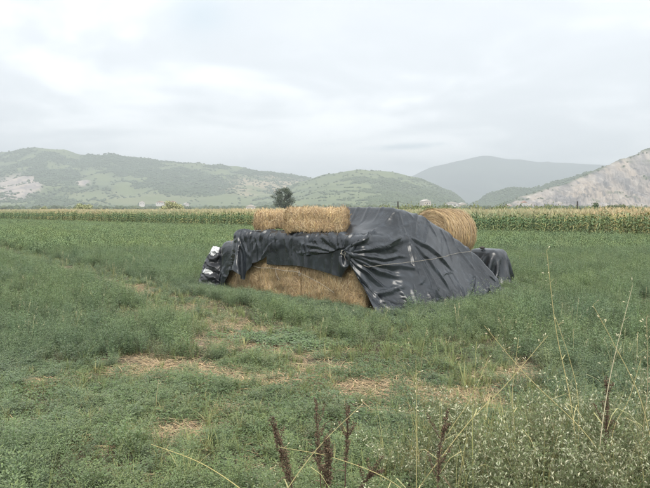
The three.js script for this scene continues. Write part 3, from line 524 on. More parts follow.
{
  const nu = 44, nv = 44, start = (u, v) => [lerp(-0.65 - 0.1 * fbm(v * 5, 1, 1, 2), 1.9, u), 1.2, lerp(5.25, 7.5, v)];
  const P = drape({ nu, nv, start, slack: patchSlack(8, 1.0, 1.12), steps: 180, seed: 14 });
  const g = thing('black_tarp'); tag(g, 'small black tarp over the low bale at the right end', 'tarp', 'black plastic tarps on the straw stack');
  sheet('cover', P, nu, nv, 0.055, 0.055, tarpMat, g);
  const st = ab(0.85, 1.05, 6.15), s = thing('dark_stone', st.x, st.y, st.z, 0.5), sg = new THREE.IcosahedronGeometry(0.07, 2), sp = sg.attributes.position; for (let i = 0; i < sp.count; i++) { const x = sp.getX(i), y = sp.getY(i), z = sp.getZ(i), q = 1 + 0.5 * fbm(x * 12, y * 12, z * 12, 2); sp.setXYZ(i, x * q * 1.6, (y * q + 0.05) * 0.6, z * q); } sg.computeVertexNormals();
  mesh('stone', sg, new THREE.MeshStandardMaterial({ color: lin(0.05, 0.045, 0.04), roughness: 0.9 }), s); tag(s, 'small dark stone weighing down the right end tarp', 'stone');
}
{ // crumpled plastic with a white face, bunched at the left end
  const nu = 46, nv = 50, P = [];
  for (let j = 0; j < nv; j++) for (let i = 0; i < nu; i++) {
    const u = i / (nu - 1), v = j / (nv - 1), th = lerp(-1.5, 1.75, u), y = lerp(1.14, 0.02, v), rr = lerp(0.16, 0.44, Math.pow(v, 0.6)) * (1 + 0.10 * v);
    const w = 0.10 * (1 - Math.abs(fbm(u * 3.2, v * 4, 3, 3)) * 4) + 0.05 * fbm(u * 9, v * 9, 5, 2);
    P.push(5.85 + Math.sin(th) * (rr + w) + 0.12 * v, y + 0.05 * fbm(u * 4, v * 3, 8, 2) * (1 - v), 0.55 - Math.cos(th) * (rr + w) * 0.9 - 0.1 * v);
  }
  const which = (i, j) => { const u = i / nu, v = j / nv, n = 0.12 * n3(u * 4, v * 4, 1); return v + n < 0.16 && u > 0.2 ? 1 : Math.hypot((u - 0.42) / 0.13, (v - 0.58 + 0.3 * (u - 0.42)) / 0.05) + 2 * n < 1 ? 2 : 0; };   // where the white side shows
  const mk = (w) => { const I = []; for (let j = 0; j < nv - 1; j++) for (let i = 0; i < nu - 1; i++) if (which(i, j) === w) { const o = j * nu + i; I.push(o, o + nu, o + 1, o + 1, o + nu, o + nu + 1); } return I; };
  const pos = new Float32Array(nu * nv * 3), full = new THREE.BufferGeometry(); for (let k = 0; k < nu * nv; k++) { const w = ab(P[k * 3], P[k * 3 + 1], P[k * 3 + 2]); pos.set([w.x, w.y, w.z], k * 3); }
  const g = thing('crumpled_plastic'); tag(g, 'crumpled black and white plastic bunched at the left end of the stack', 'plastic sheet');
  full.setAttribute('position', new THREE.BufferAttribute(pos, 3)); full.setIndex([...mk(0), ...mk(1), ...mk(2)]); full.computeVertexNormals();
  const black = new THREE.MeshPhysicalMaterial({ color: lin(0.035, 0.037, 0.042), roughness: 0.32, side: THREE.DoubleSide }), whiteF = new THREE.MeshPhysicalMaterial({ color: lin(0.62, 0.63, 0.64), roughness: 0.35, side: THREE.DoubleSide });
  for (const [nm, w, mat] of [['black_film', 0, black], ['white_film', 1, whiteF], ['white_film', 2, whiteF]]) { const s = full.clone(); s.setIndex(mk(w)); mesh(nm, s, mat, g); }
}
{ // loose twine on the open face
  const line = (pts, r) => new THREE.TubeGeometry(new THREE.CatmullRomCurve3(pts.map(([a, y, b]) => ab(a, y, b))), 60, r, 5);
  const g = thing('loose_twine'); tag(g, 'pale loose twine strung along the open straw face', 'twine');
  mesh('strand', line([[4.0, 0.80, 0.02], [3.4, 0.74, -0.06], [2.9, 0.76, -0.07], [2.4, 0.73, -0.07], [2.0, 0.74, -0.08], [1.85, 0.70, -0.08]], 0.006), twineMat, g);
  mesh('strand', line([[1.85, 0.71, -0.08], [1.5, 0.62, -0.09], [1.1, 0.50, -0.09], [0.75, 0.36, -0.1]], 0.0045), twineMat, g);
  mesh('strand', line([[2.75, 0.75, -0.08], [2.7, 0.62, -0.09], [2.6, 0.50, -0.09]], 0.0045), twineMat, g);
  mesh('knot', line([[1.9, 0.77, -0.09], [1.84, 0.72, -0.12], [1.90, 0.69, -0.1], [1.84, 0.66, -0.12], [1.8, 0.74, -0.1]], 0.007), twineMat, g);
}
console.log('tarps done');

// ---------------------------------------------------------------- crop, weeds and grass
const dirOf = (az, el) => V(Math.cos(el) * Math.cos(az), Math.sin(el), Math.cos(el) * Math.sin(az));
const sideOf = (d, roll) => { const s = V(0, 1, 0).cross(d); if (s.length() < 0.05) s.set(1, 0, 0); return s.normalize().applyAxisAngle(d, roll); };
// lucerne clump, 0.42 m tall; leaves in threes along thin stems; 'coarse' for far clumps
function lucerne(seed, coarse) {
  const R = rng(seed), B = new Build(), stems = coarse ? 10 : 11;
  for (let s = 0; s < stems; s++) {
    const az = R() * 6.283, r = R() * 0.09, lean = 0.04 + 0.26 * R(), H = 0.24 + 0.22 * R(), base = V(Math.cos(az) * r, 0, Math.sin(az) * r), out = V(Math.cos(az), 0, Math.sin(az)), pts = [];
    for (let k = 0; k <= 3; k++) { const t = k / 3; pts.push(base.clone().addScaledVector(out, lean * H * t * t).add(V(0, H * t, 0))); }
    B.strip(pts, coarse ? 0.008 : 0.004, 0.002, sideOf(V(0, 1, 0).add(out.clone().multiplyScalar(0.3)).normalize(), R() * 6), jit([0.62, 0.78, 0.52], R, 0.15));
    const nodes = coarse ? 9 : 12;
    for (let k = 1; k <= nodes; k++) {
      const t = 0.18 + 0.82 * k / nodes, p = base.clone().addScaledVector(out, lean * H * t * t).add(V(0, H * t, 0)), a0 = R() * 6.283, stalkL = 0.012 + R() * 0.02, young = t > 0.85;
      for (let q = 0; q < (coarse ? 2 : 3); q++) {
        const d = dirOf(a0 + (coarse ? q * 2.6 : (q - 1) * 0.9) + (R() - 0.5) * 0.3, 0.25 + R() * 0.95), len = coarse ? 0.03 + R() * 0.022 : (young ? 0.013 : 0.019) + R() * 0.011, c = jit(young ? [0.98, 1.08, 0.82] : [0.86, 1.0, 0.86], R, 0.2);
        B.leaf(p.clone().addScaledVector(d, stalkL), d, sideOf(d, (R() - 0.5) * 1.2), len, len * (coarse ? 0.42 : 0.36), c, 0.12, 0.6);
      }
    }
  }
  return B.geo();
}
function grassTuft(seed, blades, H, wid, curl) {
  const R = rng(seed), B = new Build();
  for (let s = 0; s < blades; s++) {
    const az = R() * 6.283, r = R() * 0.05, L = H * (0.5 + 0.6 * R()), out = V(Math.cos(az), 0, Math.sin(az)), base = out.clone().multiplyScalar(r), pts = [], bend = curl * (0.4 + R());
    for (let k = 0; k <= 4; k++) { const t = k / 4; pts.push(base.clone().addScaledVector(out, L * bend * t * t).add(V(0, L * (t - 0.45 * bend * t * t), 0))); }
    B.strip(pts, wid, wid * 0.15, V(-out.z, 0, out.x), jit([0.95, 1, 0.8], R, 0.25));
  }
  return B.geo();
}
function herb(seed, n, spread, leafL, H) {       // low broad-leaved weed
  const R = rng(seed), B = new Build();
  for (let k = 0; k < n; k++) { const az = R() * 6.283, r = spread * Math.sqrt(R()), p = V(Math.cos(az) * r, H * (0.15 + 0.85 * R()) * (1 - 0.5 * r / spread), Math.sin(az) * r), d = dirOf(R() * 6.283, R() * 0.7), l = leafL * (0.6 + 0.8 * R()); B.leaf(p, d, sideOf(d, (R() - 0.5)), l, l * 0.55, jit([0.9, 1, 0.85], R, 0.22), 0.15, 0.5); }
  return B.geo();
}
function litter(seed) {
  const R = rng(seed), B = new Build();
  for (let k = 0; k < 26; k++) { const az = R() * 6.283, p = V((R() - 0.5) * 0.4, 0.006 + R() * 0.025, (R() - 0.5) * 0.4), L = 0.04 + R() * 0.14, d = dirOf(az, (R() - 0.5) * 0.35); B.strip([p, p.clone().addScaledVector(d, L)], 0.005, 0.004, V(-d.z, 0.2, d.x).normalize(), jit([0.62, 0.48, 0.29], R, 0.3)); }
  return B.geo();
}
const cornLine = (x) => 117 - 0.89 * (x + 59.6);        // distance of the near edge of the maize
const beyondCorn = (x, z) => -z > cornLine(x) - 1.2;
{
  const R = rng(2024);
  const LN = [1, 2, 3].map((s) => lucerne(s * 7, false)), LF = [1, 2, 3].map((s) => lucerne(s * 13, true)), GT = [grassTuft(3, 22, 0.24, 0.006, 0.5), grassTuft(4, 18, 0.16, 0.006, 0.8)], HB = [herb(5, 110, 0.13, 0.017, 0.07), herb(6, 90, 0.15, 0.024, 0.10)], LT = [litter(1), litter(2), litter(3)];
  const out = { ln: [[], [], []], lf: [[], [], []], gt: [[], []], hb: [[], []], lt: [[], [], []] };
  const blue = [0.165, 0.215, 0.132], fresh = [0.195, 0.238, 0.115], dry = [0.27, 0.25, 0.14];
  const zones = (x, d) => {            // what grows where: [lucerne height, lucerne density, grass density, herb density]
    const z = -d, n = fbm(x * 0.55, 3.3, z * 0.55, 3), tr = onTrack(x, z), [a, b] = toAB(x, z);
    const mown = sst(5.5, 6.2, d + 0.5 * n) * (1 - sst(8.2, 9.4, d + 1.1 * n + 0.12 * x)) * sst(2.2, 0.6, x + n);   // short strip along the front left
    const by = 1 - sst(0.2, 2.2, Math.hypot(Math.max(-0.2 - a, 0, a - 5.5), Math.max(-b, 0, b - 5.5)));            // weedy margin of the stack
    const walk = sst(15, 9, d) * sst(-3, -1, x) * sst(3.6, 1.8, x);                                                // trampled ground in front of it
    const patchy = d < 16 ? sst(-0.12, 0.22, n + 0.17) : 1;
    return { h: lerp(lerp(lerp(0.95, 0.62, sst(11, 8, d)), 0.30, mown), 0.42, Math.max(by * (b > 0.5 ? 0.75 : 1.1), walk * 0.8)) * (1 - 0.45 * tr), L: (1 - 0.55 * mown) * (1 - 0.85 * tr) * (1 - 0.6 * walk) * patchy, G: 0.12 + 0.75 * mown + 0.35 * walk + 0.3 * tr + 0.3 * by, H: 0.05 + 0.75 * mown + 0.55 * walk + 0.6 * tr + 0.3 * by, mown, walk, tr };
  };
  const bands = [[3.6, 9, 95], [9, 30, 50], [30, 62, 22], [62, 128, 9]];
  bands.forEach(([d0, d1, per], bi) => {
    const half = 0.8, n = Math.round(half * (d1 * d1 - d0 * d0) * per);
    for (let k = 0; k < n; k++) {
      const d = Math.sqrt(lerp(d0 * d0, d1 * d1, R())), x = d * (R() * 2 - 1) * half + (R() - 0.5), z = -d, y = 0, pick = R(), keep = R(), tone = fbm(x * 0.25, 5.1, z * 0.25, 3), size = (0.75 + 0.5 * R()) * (R() < 0.07 ? 1.45 : 1);
      if (beyondCorn(x, z) || underPile(x, z)) { R(); continue; }
      const q = zones(x, d), bb = d < 40 ? bareness(x, z) : 0, gy = groundY(x, z);
      const c = jit(mixc(mixc(blue, fresh, clamp(0.35 + 1.8 * tone + 0.5 * q.walk)), dry, clamp((R() < 0.12 ? 0.55 : 0.14) * R() + 0.3 * bb)), R, 0.2);
      if (keep < q.L * (1 - 0.93 * bb)) (bi < 2 ? out.ln : out.lf)[k % 3].push([x, gy - 0.01, z, R() * 6.283, size * (bi > 2 ? 1.5 : bi > 1 ? 1.12 : 1), q.h * (0.8 + 0.4 * R()) / (bi > 2 ? 1.5 : 1), c, 0.12 * R()]);
      if (d < 34) {
        if (pick < q.G * (1 - 0.85 * bb)) out.gt[k % 2].push([x + 0.1, gy - 0.005, z, R() * 6.283, size * (q.mown > 0.5 ? 0.55 : 0.9), 0.8 + 0.5 * R(), jit(mixc([0.165, 0.20, 0.09], [0.38, 0.33, 0.18], R() < 0.16 ? 0.8 : 0.1), R, 0.15), 0.1]);
        if (R() < q.H * (1 - 0.95 * bb)) out.hb[k % 2].push([x - 0.1, gy, z, R() * 6.283, size, 0.8 + 0.6 * R(), jit(mixc([0.105, 0.155, 0.07], [0.155, 0.205, 0.085], clamp(0.5 + tone * 2)), R, 0.15), 0.1]);
        if (d < 20 && R() < 0.10 + 1.2 * bb) out.lt[k % 3].push([x, gy, z, R() * 6.283, 0.7 + 0.6 * R(), 1, jit([0.70, 0.68, 0.66], R, 0.25)]);
      }
    }
  });
  const bloom = (() => { const Q = rng(71), B = new Build(); for (let s = 0; s < 3; s++) { const a = Q() * 6.28, H = 0.42 + 0.2 * Q(), o = V(Math.cos(a), 0, Math.sin(a)), pts = [0, 0.5, 1].map((t) => V(0, H * t, 0).addScaledVector(o, 0.14 * t * t)); B.strip(pts, 0.004, 0.0025, V(-o.z, 0, o.x), [0.42, 0.37, 0.2]); for (let k = 0; k < 12; k++) { const d = dirOf(Q() * 6.28, Q() * 1.3), p = pts[2].clone().add(V(0, -0.1 * Q(), 0)); B.leaf(p, d, sideOf(d, Q() * 6), 0.018, 0.009, jit([0.42, 0.40, 0.25], Q, 0.25), 0.1, 0.5); } } return B.geo(); })();
  const bl = []; for (let k = 0; k < 640; k++) { const d = 5 + 30 * Math.pow(R(), 0.7), x = d * (R() * 2 - 1) * 0.64; if (underPile(x, -d, 0.2) || beyondCorn(x, -d) || fbm(x * 0.4, 8.1, d * 0.4, 2) < 0.02) continue; bl.push([x, groundY(x, -d), -d, R() * 6.28, 0.7 + 0.5 * R(), 1, jit([1, 1, 1], R, 0.25), 0.25]); }
  tag(scatter('seeding_weeds', bloom, M.dry, bl), 'thin pale seeding weeds dotted through the lucerne', 'weeds', undefined, 'stuff');
  out.ln.forEach((l, k) => tag(scatter('lucerne_crop', LN[k], M.near, l), ['grey green lucerne plants near the road', 'leafy lucerne clumps in front of the stack', 'lucerne regrowth among the straw patches'][k], 'crop', undefined, 'stuff'));
  out.lf.forEach((l, k) => tag(scatter('lucerne_field', LF[k], M.leaf, l), ['wide green lucerne field beyond the stack', 'lucerne field left of the stack', 'lucerne field up to the maize'][k], 'crop', undefined, 'stuff'));
  out.gt.forEach((l, k) => tag(scatter('grass', GT[k], M.leaf, l), ['thin grass blades between the lucerne', 'short curled grass on the trodden strip'][k], 'grass', undefined, 'stuff'));
  out.hb.forEach((l, k) => tag(scatter('low_weeds', HB[k], M.near, l), ['small leaved weeds on the short strip', 'broader leaved weeds in front of the stack'][k], 'weeds', undefined, 'stuff'));
  out.lt.forEach((l, k) => tag(scatter('straw_litter', LT[k], M.dry, l), ['broken straw strewn on bare soil', 'pale straw litter along the track', 'loose straw bits among the weeds'][k], 'straw', undefined, 'stuff'));
  console.log('field', Object.values(out).map((v) => v.map((l) => l.length).join('/')).join(' '));
}
{ // dense weeds along the foot of the stack and a few bright leafy ones in front
  const R = rng(77), G = [herb(21, 120, 0.16, 0.05, 0.32), lucerne(91, false)], l = [[], []];
  const push = (a, b, big) => { const p = ab(a, 0, b), k = R() < 0.45 ? 0 : 1; l[k].push([p.x, groundY(p.x, p.z) - 0.01, p.z, R() * 6.28, 0.75 + 0.5 * R(), big * (0.7 + 0.5 * R()), jit(k ? [0.13, 0.175, 0.10] : [0.115, 0.165, 0.075], R, 0.18), 0.15]); };
  for (let k = 0; k < 900; k++) push(-0.15 + R() * 5.9, -0.10 - R() * R() * 1.0, 0.25 + 0.3 * R());
  for (let k = 0; k < 800; k++) push(-0.75 - R() * R() * 1.1, -0.6 + R() * 7.6, 0.35 + 0.3 * R());
  for (let k = 0; k < 70; k++) { const x = -0.6 + (R() + R() - 1) * 1.3, z = -10.6 + (R() + R() - 1) * 1.1; l[0].push([x, groundY(x, z), z, R() * 6.28, 0.7 + 0.4 * R(), 0.35 + 0.3 * R(), jit([0.15, 0.21, 0.09], R, 0.15), 0.1]); }
  scatter('margin_weeds', G[0], M.near, l[0]); scatter('margin_weeds', G[1], M.near, l[1]);
  tag(scene.children[scene.children.length - 2], 'broad leaved green weeds along the foot of the stack', 'weeds', undefined, 'stuff'); tag(scene.children[scene.children.length - 1], 'taller lucerne growing against the tarp', 'weeds', undefined, 'stuff');
}
// ---------------------------------------------------------------- maize
{
  const R = rng(5);
  const maize = (seed, tall) => {
    const Q = rng(seed), B = new Build(), H = tall, stem = [0, 0.5, 1].map((t) => V(0.03 * t * (Q() - 0.5), H * t, 0.03 * t * (Q() - 0.5)));
    B.strip(stem, 0.035, 0.012, V(1, 0, 0), [0.75, 0.85, 0.45]); B.strip(stem, 0.035, 0.012, V(0, 0, 1), [0.75, 0.85, 0.45]);
    for (let k = 0; k < 11; k++) {
      const t = 0.12 + 0.78 * k / 10, az = k * Math.PI + (Q() - 0.5) * 1.1, L = 0.45 + 0.3 * Q(), o = V(Math.cos(az), 0, Math.sin(az)), pts = [], rise = 0.55 + 0.3 * Q(), withered = t < 0.25 ? Q() < 0.5 : Q() < 0.16;
      for (let q = 0; q <= 4; q++) { const s = q / 4; pts.push(V(0, H * t, 0).addScaledVector(o, L * s * 0.8).add(V(0, L * (rise * s - (0.75 + 0.25 * Q()) * s * s), 0))); }
      B.strip(pts, 0.085, 0.012, V(-o.z, 0.25, o.x).normalize(), withered ? [2.3, 1.6, 1.3] : jit([0.92, 1, 0.9], Q, 0.22));
    }
    for (let k = 0; k < 8; k++) { const az = Q() * 6.283, d = dirOf(az, 0.8 + 0.7 * Q()), p = V(0, H * 0.97, 0); B.strip([p, p.clone().addScaledVector(d, 0.22 + 0.1 * Q())], 0.024, 0.012, sideOf(d, Q() * 6), jit([3.7, 2.35, 2.9], Q, 0.15)); }
    return B.geo();
  };
  const G = [maize(1, 1.55), maize(2, 1.7), maize(3, 1.62)], l = [[], [], []];
  const e = V(22.4 + 59.6, 0, -(44 - 117)).normalize();    // along the near edge; rows run beside it
  const nrm = V(e.z, 0, -e.x); if (nrm.z > 0) nrm.multiplyScalar(-1);
  for (let row = 0; row < 95; row++) {
    const step = row < 8 ? 0.30 : row < 25 ? 0.45 : 0.8, off = row < 25 ? row * 0.72 : 25 * 0.72 + (row - 25) * 1.3;
    for (let s = -70; s < 190; s += step) {
      const o = s + (R() - 0.5) * 0.2, x = -59.6 + e.x * o + nrm.x * off + (R() - 0.5) * 0.2, z = -117 + e.z * o + nrm.z * off + (R() - 0.5) * 0.25;
      if (Math.abs(x / z) > 0.8 || R() < 0.06) continue;
      const far = sst(60, 150, -z), f = fbm(x * 0.06, 3, z * 0.06, 2);
      l[(R() * 3) | 0].push([x, -0.05, z, R() * 6.283, (0.93 + 0.34 * R()) * (1 + 0.12 * f) * (1 - 0.06 * far), 1, jit(mixc([0.115, 0.175, 0.085], [0.165, 0.205, 0.10], clamp(0.35 + f * 2)), R, 0.2), 0.08 * R()]);
    }
  }
  l.forEach((v, k) => tag(scatter('maize_field', G[k], M.leaf, v), ['tall green maize with tan tassels behind the lucerne', 'maize plants along the far edge of the field', 'ripening maize between field and hills'][k], 'maize', undefined, 'stuff'));
  console.log('maize', l.map((v) => v.length).join('/'));
}
// ---------------------------------------------------------------- trees, shrubs, hedge
function foliage(name, parent, R, blobs, count, leaf, col, mat = M.leaf) {
  const B = new Build();
  for (let k = 0; k < count; k++) {
    const [cx, cy, cz, rx, ry, rz] = blobs[(R() * blobs.length) | 0], d = dirOf(R() * 6.283, Math.asin(R() * 2 - 1)), r = Math.pow(R(), 0.38), p = V(cx + d.x * rx * r, cy + d.y * ry * r, cz + d.z * rz * r), o = dirOf(R() * 6.283, (R() - 0.35) * 1.8), L = leaf * (0.6 + 0.8 * R());
    B.leaf(p, o, sideOf(o, R() * 6.283), L, L * 0.75, jit(col, R, 0.25), 0.15, 0.5);
  }
  return mesh(name, B.geo(), mat, parent);
}
{ // the lone tree on the plain behind the two loose bales
  const t = thing('field_tree', -12.8, -0.05, -200), R = rng(31); tag(t, 'lone dark round crowned tree standing behind the two loose bales', 'tree');
  const B = new Build(), bark = [0.09, 0.07, 0.05]; B.tube([V(0, 0, 0), V(0.05, 1.5, 0), V(-0.1, 3.2, 0.1), V(0, 5.4, 0)], 0.26, 0.1, 8, bark);
  const blobs = [];
  for (let k = 0; k < 70; k++) { const h = (k + 0.5) / 70, a = k * 2.4 + R(), w = Math.sqrt(Math.max(0, 1 - (2 * h - 1) ** 2)), r = (k % 3 ? 2.9 : 1.5) * w * (0.7 + 0.5 * R()); const p = [Math.cos(a) * r, 2.2 + 6.3 * h, Math.sin(a) * r]; blobs.push([...p, 0.8 + 0.45 * R(), 0.6 + 0.4 * R(), 0.8 + 0.45 * R()]); if (k % 4 === 1) blobs.pop(); if (k % 5 === 0) B.tube([V(0, 1.8 + 3 * h, 0), V(p[0] * 0.5, p[1] - 0.7, p[2] * 0.5), V(...p)], 0.09, 0.03, 5, bark); }
  mesh('trunk', B.geo(), M.bark, t); foliage('crown', t, R, blobs, 7500, 0.26, [0.07, 0.095, 0.055]);
}
function shrub(x, d, w, h, col, label, seed, n = 2600) {
  const t = thing('shrub', x, -0.05, -d), R = rng(seed); tag(t, label, 'shrub', 'shrubs beyond the maize');
  const blobs = []; for (let k = 0; k < 16; k++) { const a = R() * 6.283, r = Math.sqrt(R()), hh = h * (0.35 + 0.55 * R() * (1 - 0.6 * r * r)); blobs.push([Math.cos(a) * r * w * 0.38, hh, Math.sin(a) * r * w * 0.38, w * 0.16, h * 0.16, w * 0.16]); }
  const B = new Build(); for (let k = 0; k < 6; k++) B.tube([V(0, 0, 0), V(blobs[k][0] * 0.5, blobs[k][1] * 0.6, blobs[k][2] * 0.5), V(blobs[k][0], blobs[k][1], blobs[k][2])], 0.07, 0.02, 5, [0.10, 0.08, 0.055]);
  mesh('stems', B.geo(), M.bark, t); foliage('crown', t, R, blobs, n, w * 0.055, col);
}
shrub(-47.7, 200, 7.8, 5.2, [0.36, 0.37, 0.19], 'broad pale yellow green shrub above the maize, largest of the left shrubs', 41);
shrub(-75.5, 200, 7.0, 4.3, [0.34, 0.36, 0.18], 'pale rounded shrub above the maize below the small rock scar', 42);
shrub(-88, 200, 4.6, 3.3, [0.34, 0.36, 0.2], 'small pale shrub above the maize left of the rounded one', 43, 1500);
shrub(-68, 200, 3.2, 2.9, [0.06, 0.085, 0.045], 'small dark bush just right of the pale rounded shrub', 44, 1200);
shrub(-58, 200, 3.6, 2.8, [0.06, 0.085, 0.045], 'small dark bush left of the broad pale shrub', 45, 1200);
shrub(51, 120, 3.1, 3.9, [0.08, 0.13, 0.05], 'rounded dark green bush above the maize below the rock face', 46, 2200);
shrub(77, 170, 6.2, 4.2, [0.15, 0.18, 0.09], 'loose pale green bush at the right in front of the quarry foot', 47);
{ // scrubby hedge of yellow green bushes behind the maize on the right: one mass
  const R = rng(55), g = [1, 2].map((s) => { const B = new Build(), Q = rng(s); for (let k = 0; k < 170; k++) { const d = dirOf(Q() * 6.283, Math.asin(Q())), r = Math.pow(Q(), 0.4), o = dirOf(Q() * 6.283, Q() * 1.4); B.leaf(V(d.x * r, d.y * r * 1.2, d.z * r), o, sideOf(o, Q() * 6), 0.2, 0.13, jit([1, 1, 1], Q, 0.25), 0.1, 0.5); } return B.geo(); });
  const l = [[], []];
  for (let k = 0; k < 420; k++) { const x = lerp(10, 108, R()), d = 105 + 0.45 * (60 - x) * 0.3 + R() * 10; l[k % 2].push([x, 0.7, -d, R() * 6.28, 1.0 + 0.6 * R(), 0.9 + 0.5 * R() + 0.2 * fbm(x * 0.2, 1, 1, 2), jit(mixc([0.22, 0.24, 0.10], [0.15, 0.185, 0.08], R()), R, 0.2)]); }
  l.forEach((v, k) => tag(scatter('hedge', g[k], M.leaf, v), ['yellow green scrubby hedge behind the maize on the right', 'rough hedge bushes behind the right maize'][k], 'hedge', undefined, 'stuff'));
  // tree belts far out on the plain, at the foot of the hills
  const w = [[], [], []];
  for (let k = 0; k < 2600; k++) { const u = (R() * 2 - 1) * 0.68, d = 620 + 420 * R(), gapn = fbm(u * 6, 2, d * 0.004, 3); if (gapn < -0.12) continue; const s = 2.0 + 2.6 * R() * (0.6 + gapn); w[k % 3].push([u * d, s * 0.25, -d, R() * 6.28, s, 0.9 + 0.4 * R(), jit(mixc([0.075, 0.10, 0.055], [0.13, 0.15, 0.075], R() < 0.25 ? 0.8 : 0.1), R, 0.2)]); }
  w.forEach((v, k) => tag(scatter('far_tree_belt', crownGeo[k], farLeaf, v), ['hazy belt of trees at the foot of the hills', 'distant trees across the plain', 'distant bushes across the plain'][k], 'trees', undefined, 'stuff'));
}
// ---------------------------------------------------------------- far houses, posts
{
  const wallM = (r, g, b) => new THREE.MeshStandardMaterial({ color: lin(r, g, b), roughness: 0.9 }), roofM = wallM(0.36, 0.22, 0.16), paleRoof = wallM(0.5, 0.46, 0.42), dark = wallM(0.06, 0.06, 0.065);
  const house = (x, y, d, w, h, dep, turn, wall, roof, label) => {
    const t = thing('farmhouse', x, y, -d, turn); tag(t, label, 'house', 'far houses at the foot of the hills');
    const lower = new THREE.BoxGeometry(w, h + 12, dep); lower.translate(0, h / 2 - 6, 0); mesh('wall', lower, wall, t);
    const s = new THREE.Shape([new THREE.Vector2(-w / 2 - 0.5, 0), new THREE.Vector2(w / 2 + 0.5, 0), new THREE.Vector2(0, h * 0.38)]), rg = new THREE.ExtrudeGeometry(s, { depth: dep + 1, bevelEnabled: false }); rg.translate(0, h + 0.01, -dep / 2 - 0.5); mesh('roof', rg, roof, t);
    for (let k = 0; k < 3; k++) { const wg = new THREE.BoxGeometry(w * 0.1, h * 0.25, 0.15); wg.translate(w * (k - 1) * 0.3, h * 0.6, dep / 2 + 0.03); mesh('window', wg, dark, t); }
  };
  const white = wallM(0.6, 0.58, 0.55), cream = wallM(0.52, 0.46, 0.39), pink = wallM(0.62, 0.44, 0.37);
  house(-352, 8, 1230, 10, 7, 12, 0.3, white, paleRoof, 'small white house at the left foot of the hill range');
  house(-318, 9, 1240, 16, 6, 10, -0.2, white, roofM, 'long white farmhouse under the left hill range meadow');
  house(-296, 10, 1245, 13, 6, 10, 0.1, cream, roofM, 'cream farmhouse right of the long white one');
  house(-268, 6, 1235, 9, 6, 9, 0.5, white, paleRoof, 'little pale house apart from the left farmhouses');
  house(-58, -0.2, 500, 7, 4.2, 5, 0, white, paleRoof, 'white shed standing on the plain left of the lone tree');
  house(157, 6, 1000, 14, 8, 10, 0.5, cream, paleRoof, 'pale house at the right foot of the rounded hill');
  house(198, 4, 1000, 20, 7, 10, -0.3, white, paleRoof, 'wide white building right of the rounded hill beside the round bale');
  house(216, 4, 1010, 12, 6, 9, 0.2, cream, paleRoof, 'cream building touching the wide white one');
  house(289, 3, 930, 7, 8, 7, 0.1, white, roofM, 'tall white house in front of the quarry foot');
  house(268, 3, 935, 8, 5, 8, 0.1, pink, paleRoof, 'low pink house left of the tall white house');
  const post = (x, d, h, r, c, label, arms) => { const t = thing('utility_post', x, -0.05, -d); tag(t, label, 'post', 'posts beyond the maize'); mesh('pole', new THREE.CylinderGeometry(r * 0.7, r, h, 8).translate(0, h / 2, 0), wallM(...c), t); if (arms) { const a = new THREE.BoxGeometry(1.6, 0.12, 0.12).translate(0, h - 0.4, r + 0.03); mesh('crossarm', a, wallM(...c), t); for (const s of [-0.6, 0, 0.6]) mesh('insulator', new THREE.CylinderGeometry(0.05, 0.07, 0.22, 8).translate(s, h - 0.22, r + 0.03), white, t); } else mesh('cap', new THREE.ConeGeometry(r * 0.9, 0.15, 8).translate(0, h + 0.07, 0), wallM(...c), t); };
  post(43.4, 110, 3.5, 0.16, [0.045, 0.04, 0.035], 'dark wooden post above the maize left of the rounded bush');
  post(90, 200, 5.6, 0.12, [0.35, 0.34, 0.33], 'thin grey pole with a crossarm right of the rounded bush', true);
  post(13.0, 114, 3.5, 0.16, [0.05, 0.045, 0.04], 'short dark post just over the tarp ridge');
}
console.log('trees done');

// ---------------------------------------------------------------- roadside weeds close to the camera
const curve = (pts, n = 14) => new THREE.CatmullRomCurve3(pts.map((p) => V(...p))).getPoints(n);
function stalk(pts, label, seed, o = {}) {       // dry flowering grass stem: root on the ground, then up through the points
  const R = rng(seed), p0 = pts[0], t = thing('grass_stalk', o.root?.[0] ?? p0[0], 0, o.root?.[1] ?? p0[2]), rel = [[0, groundY(t.position.x, t.position.z), 0], ...pts.map(([x, y, z]) => [x - t.position.x, y, z - t.position.z])];
  tag(t, label, 'grass stalk', 'dry grass stalks by the road');
  const c = curve(rel, 30), col = o.col ?? [0.46, 0.40, 0.19], B = new Build(); B.tube(c, o.r ?? 0.0038, 0.0014, 5, col); mesh('stem', B.geo(true), M.dry, t);
  const S = new Build(), top = o.head ?? 0.22;
  for (let k = 0; k < (o.seeds ?? 12); k++) { const u = 1 - top * R(), p = c[Math.min(30, Math.round(u * 30))].clone(), d = dirOf(R() * 6.28, 0.2 + R() * 1.1), q = p.clone().addScaledVector(d, 0.012 + R() * 0.03); S.strip([p, q], 0.0015, 0.001, sideOf(d, 1), col); S.leaf(q, d, sideOf(d, R() * 6), 0.016 + R() * 0.012, 0.007, jit([0.62, 0.56, 0.38], R, 0.2), 0.1, 0.5); }
  const sh = mesh('seed_head', S.geo(), M.dry, t); sh.userData.kind = 'stuff';
  for (let k = 0; k < (o.blades ?? 2); k++) { const u = 0.2 + 0.35 * R(), p = c[Math.round(u * 30)], a = R() * 6.28, L = 0.2 + 0.18 * R(), out = V(Math.cos(a), 0, Math.sin(a)), bl = new Build(); bl.strip([0, 0.35, 0.7, 1].map((s) => p.clone().addScaledVector(out, L * s * 0.8).add(V(0, L * (0.7 * s - 0.9 * s * s), 0))), 0.009, 0.002, V(-out.z, 0, out.x), jit([0.40, 0.37, 0.18], R, 0.2)); mesh('blade', bl.geo(), M.dry, t); }
}
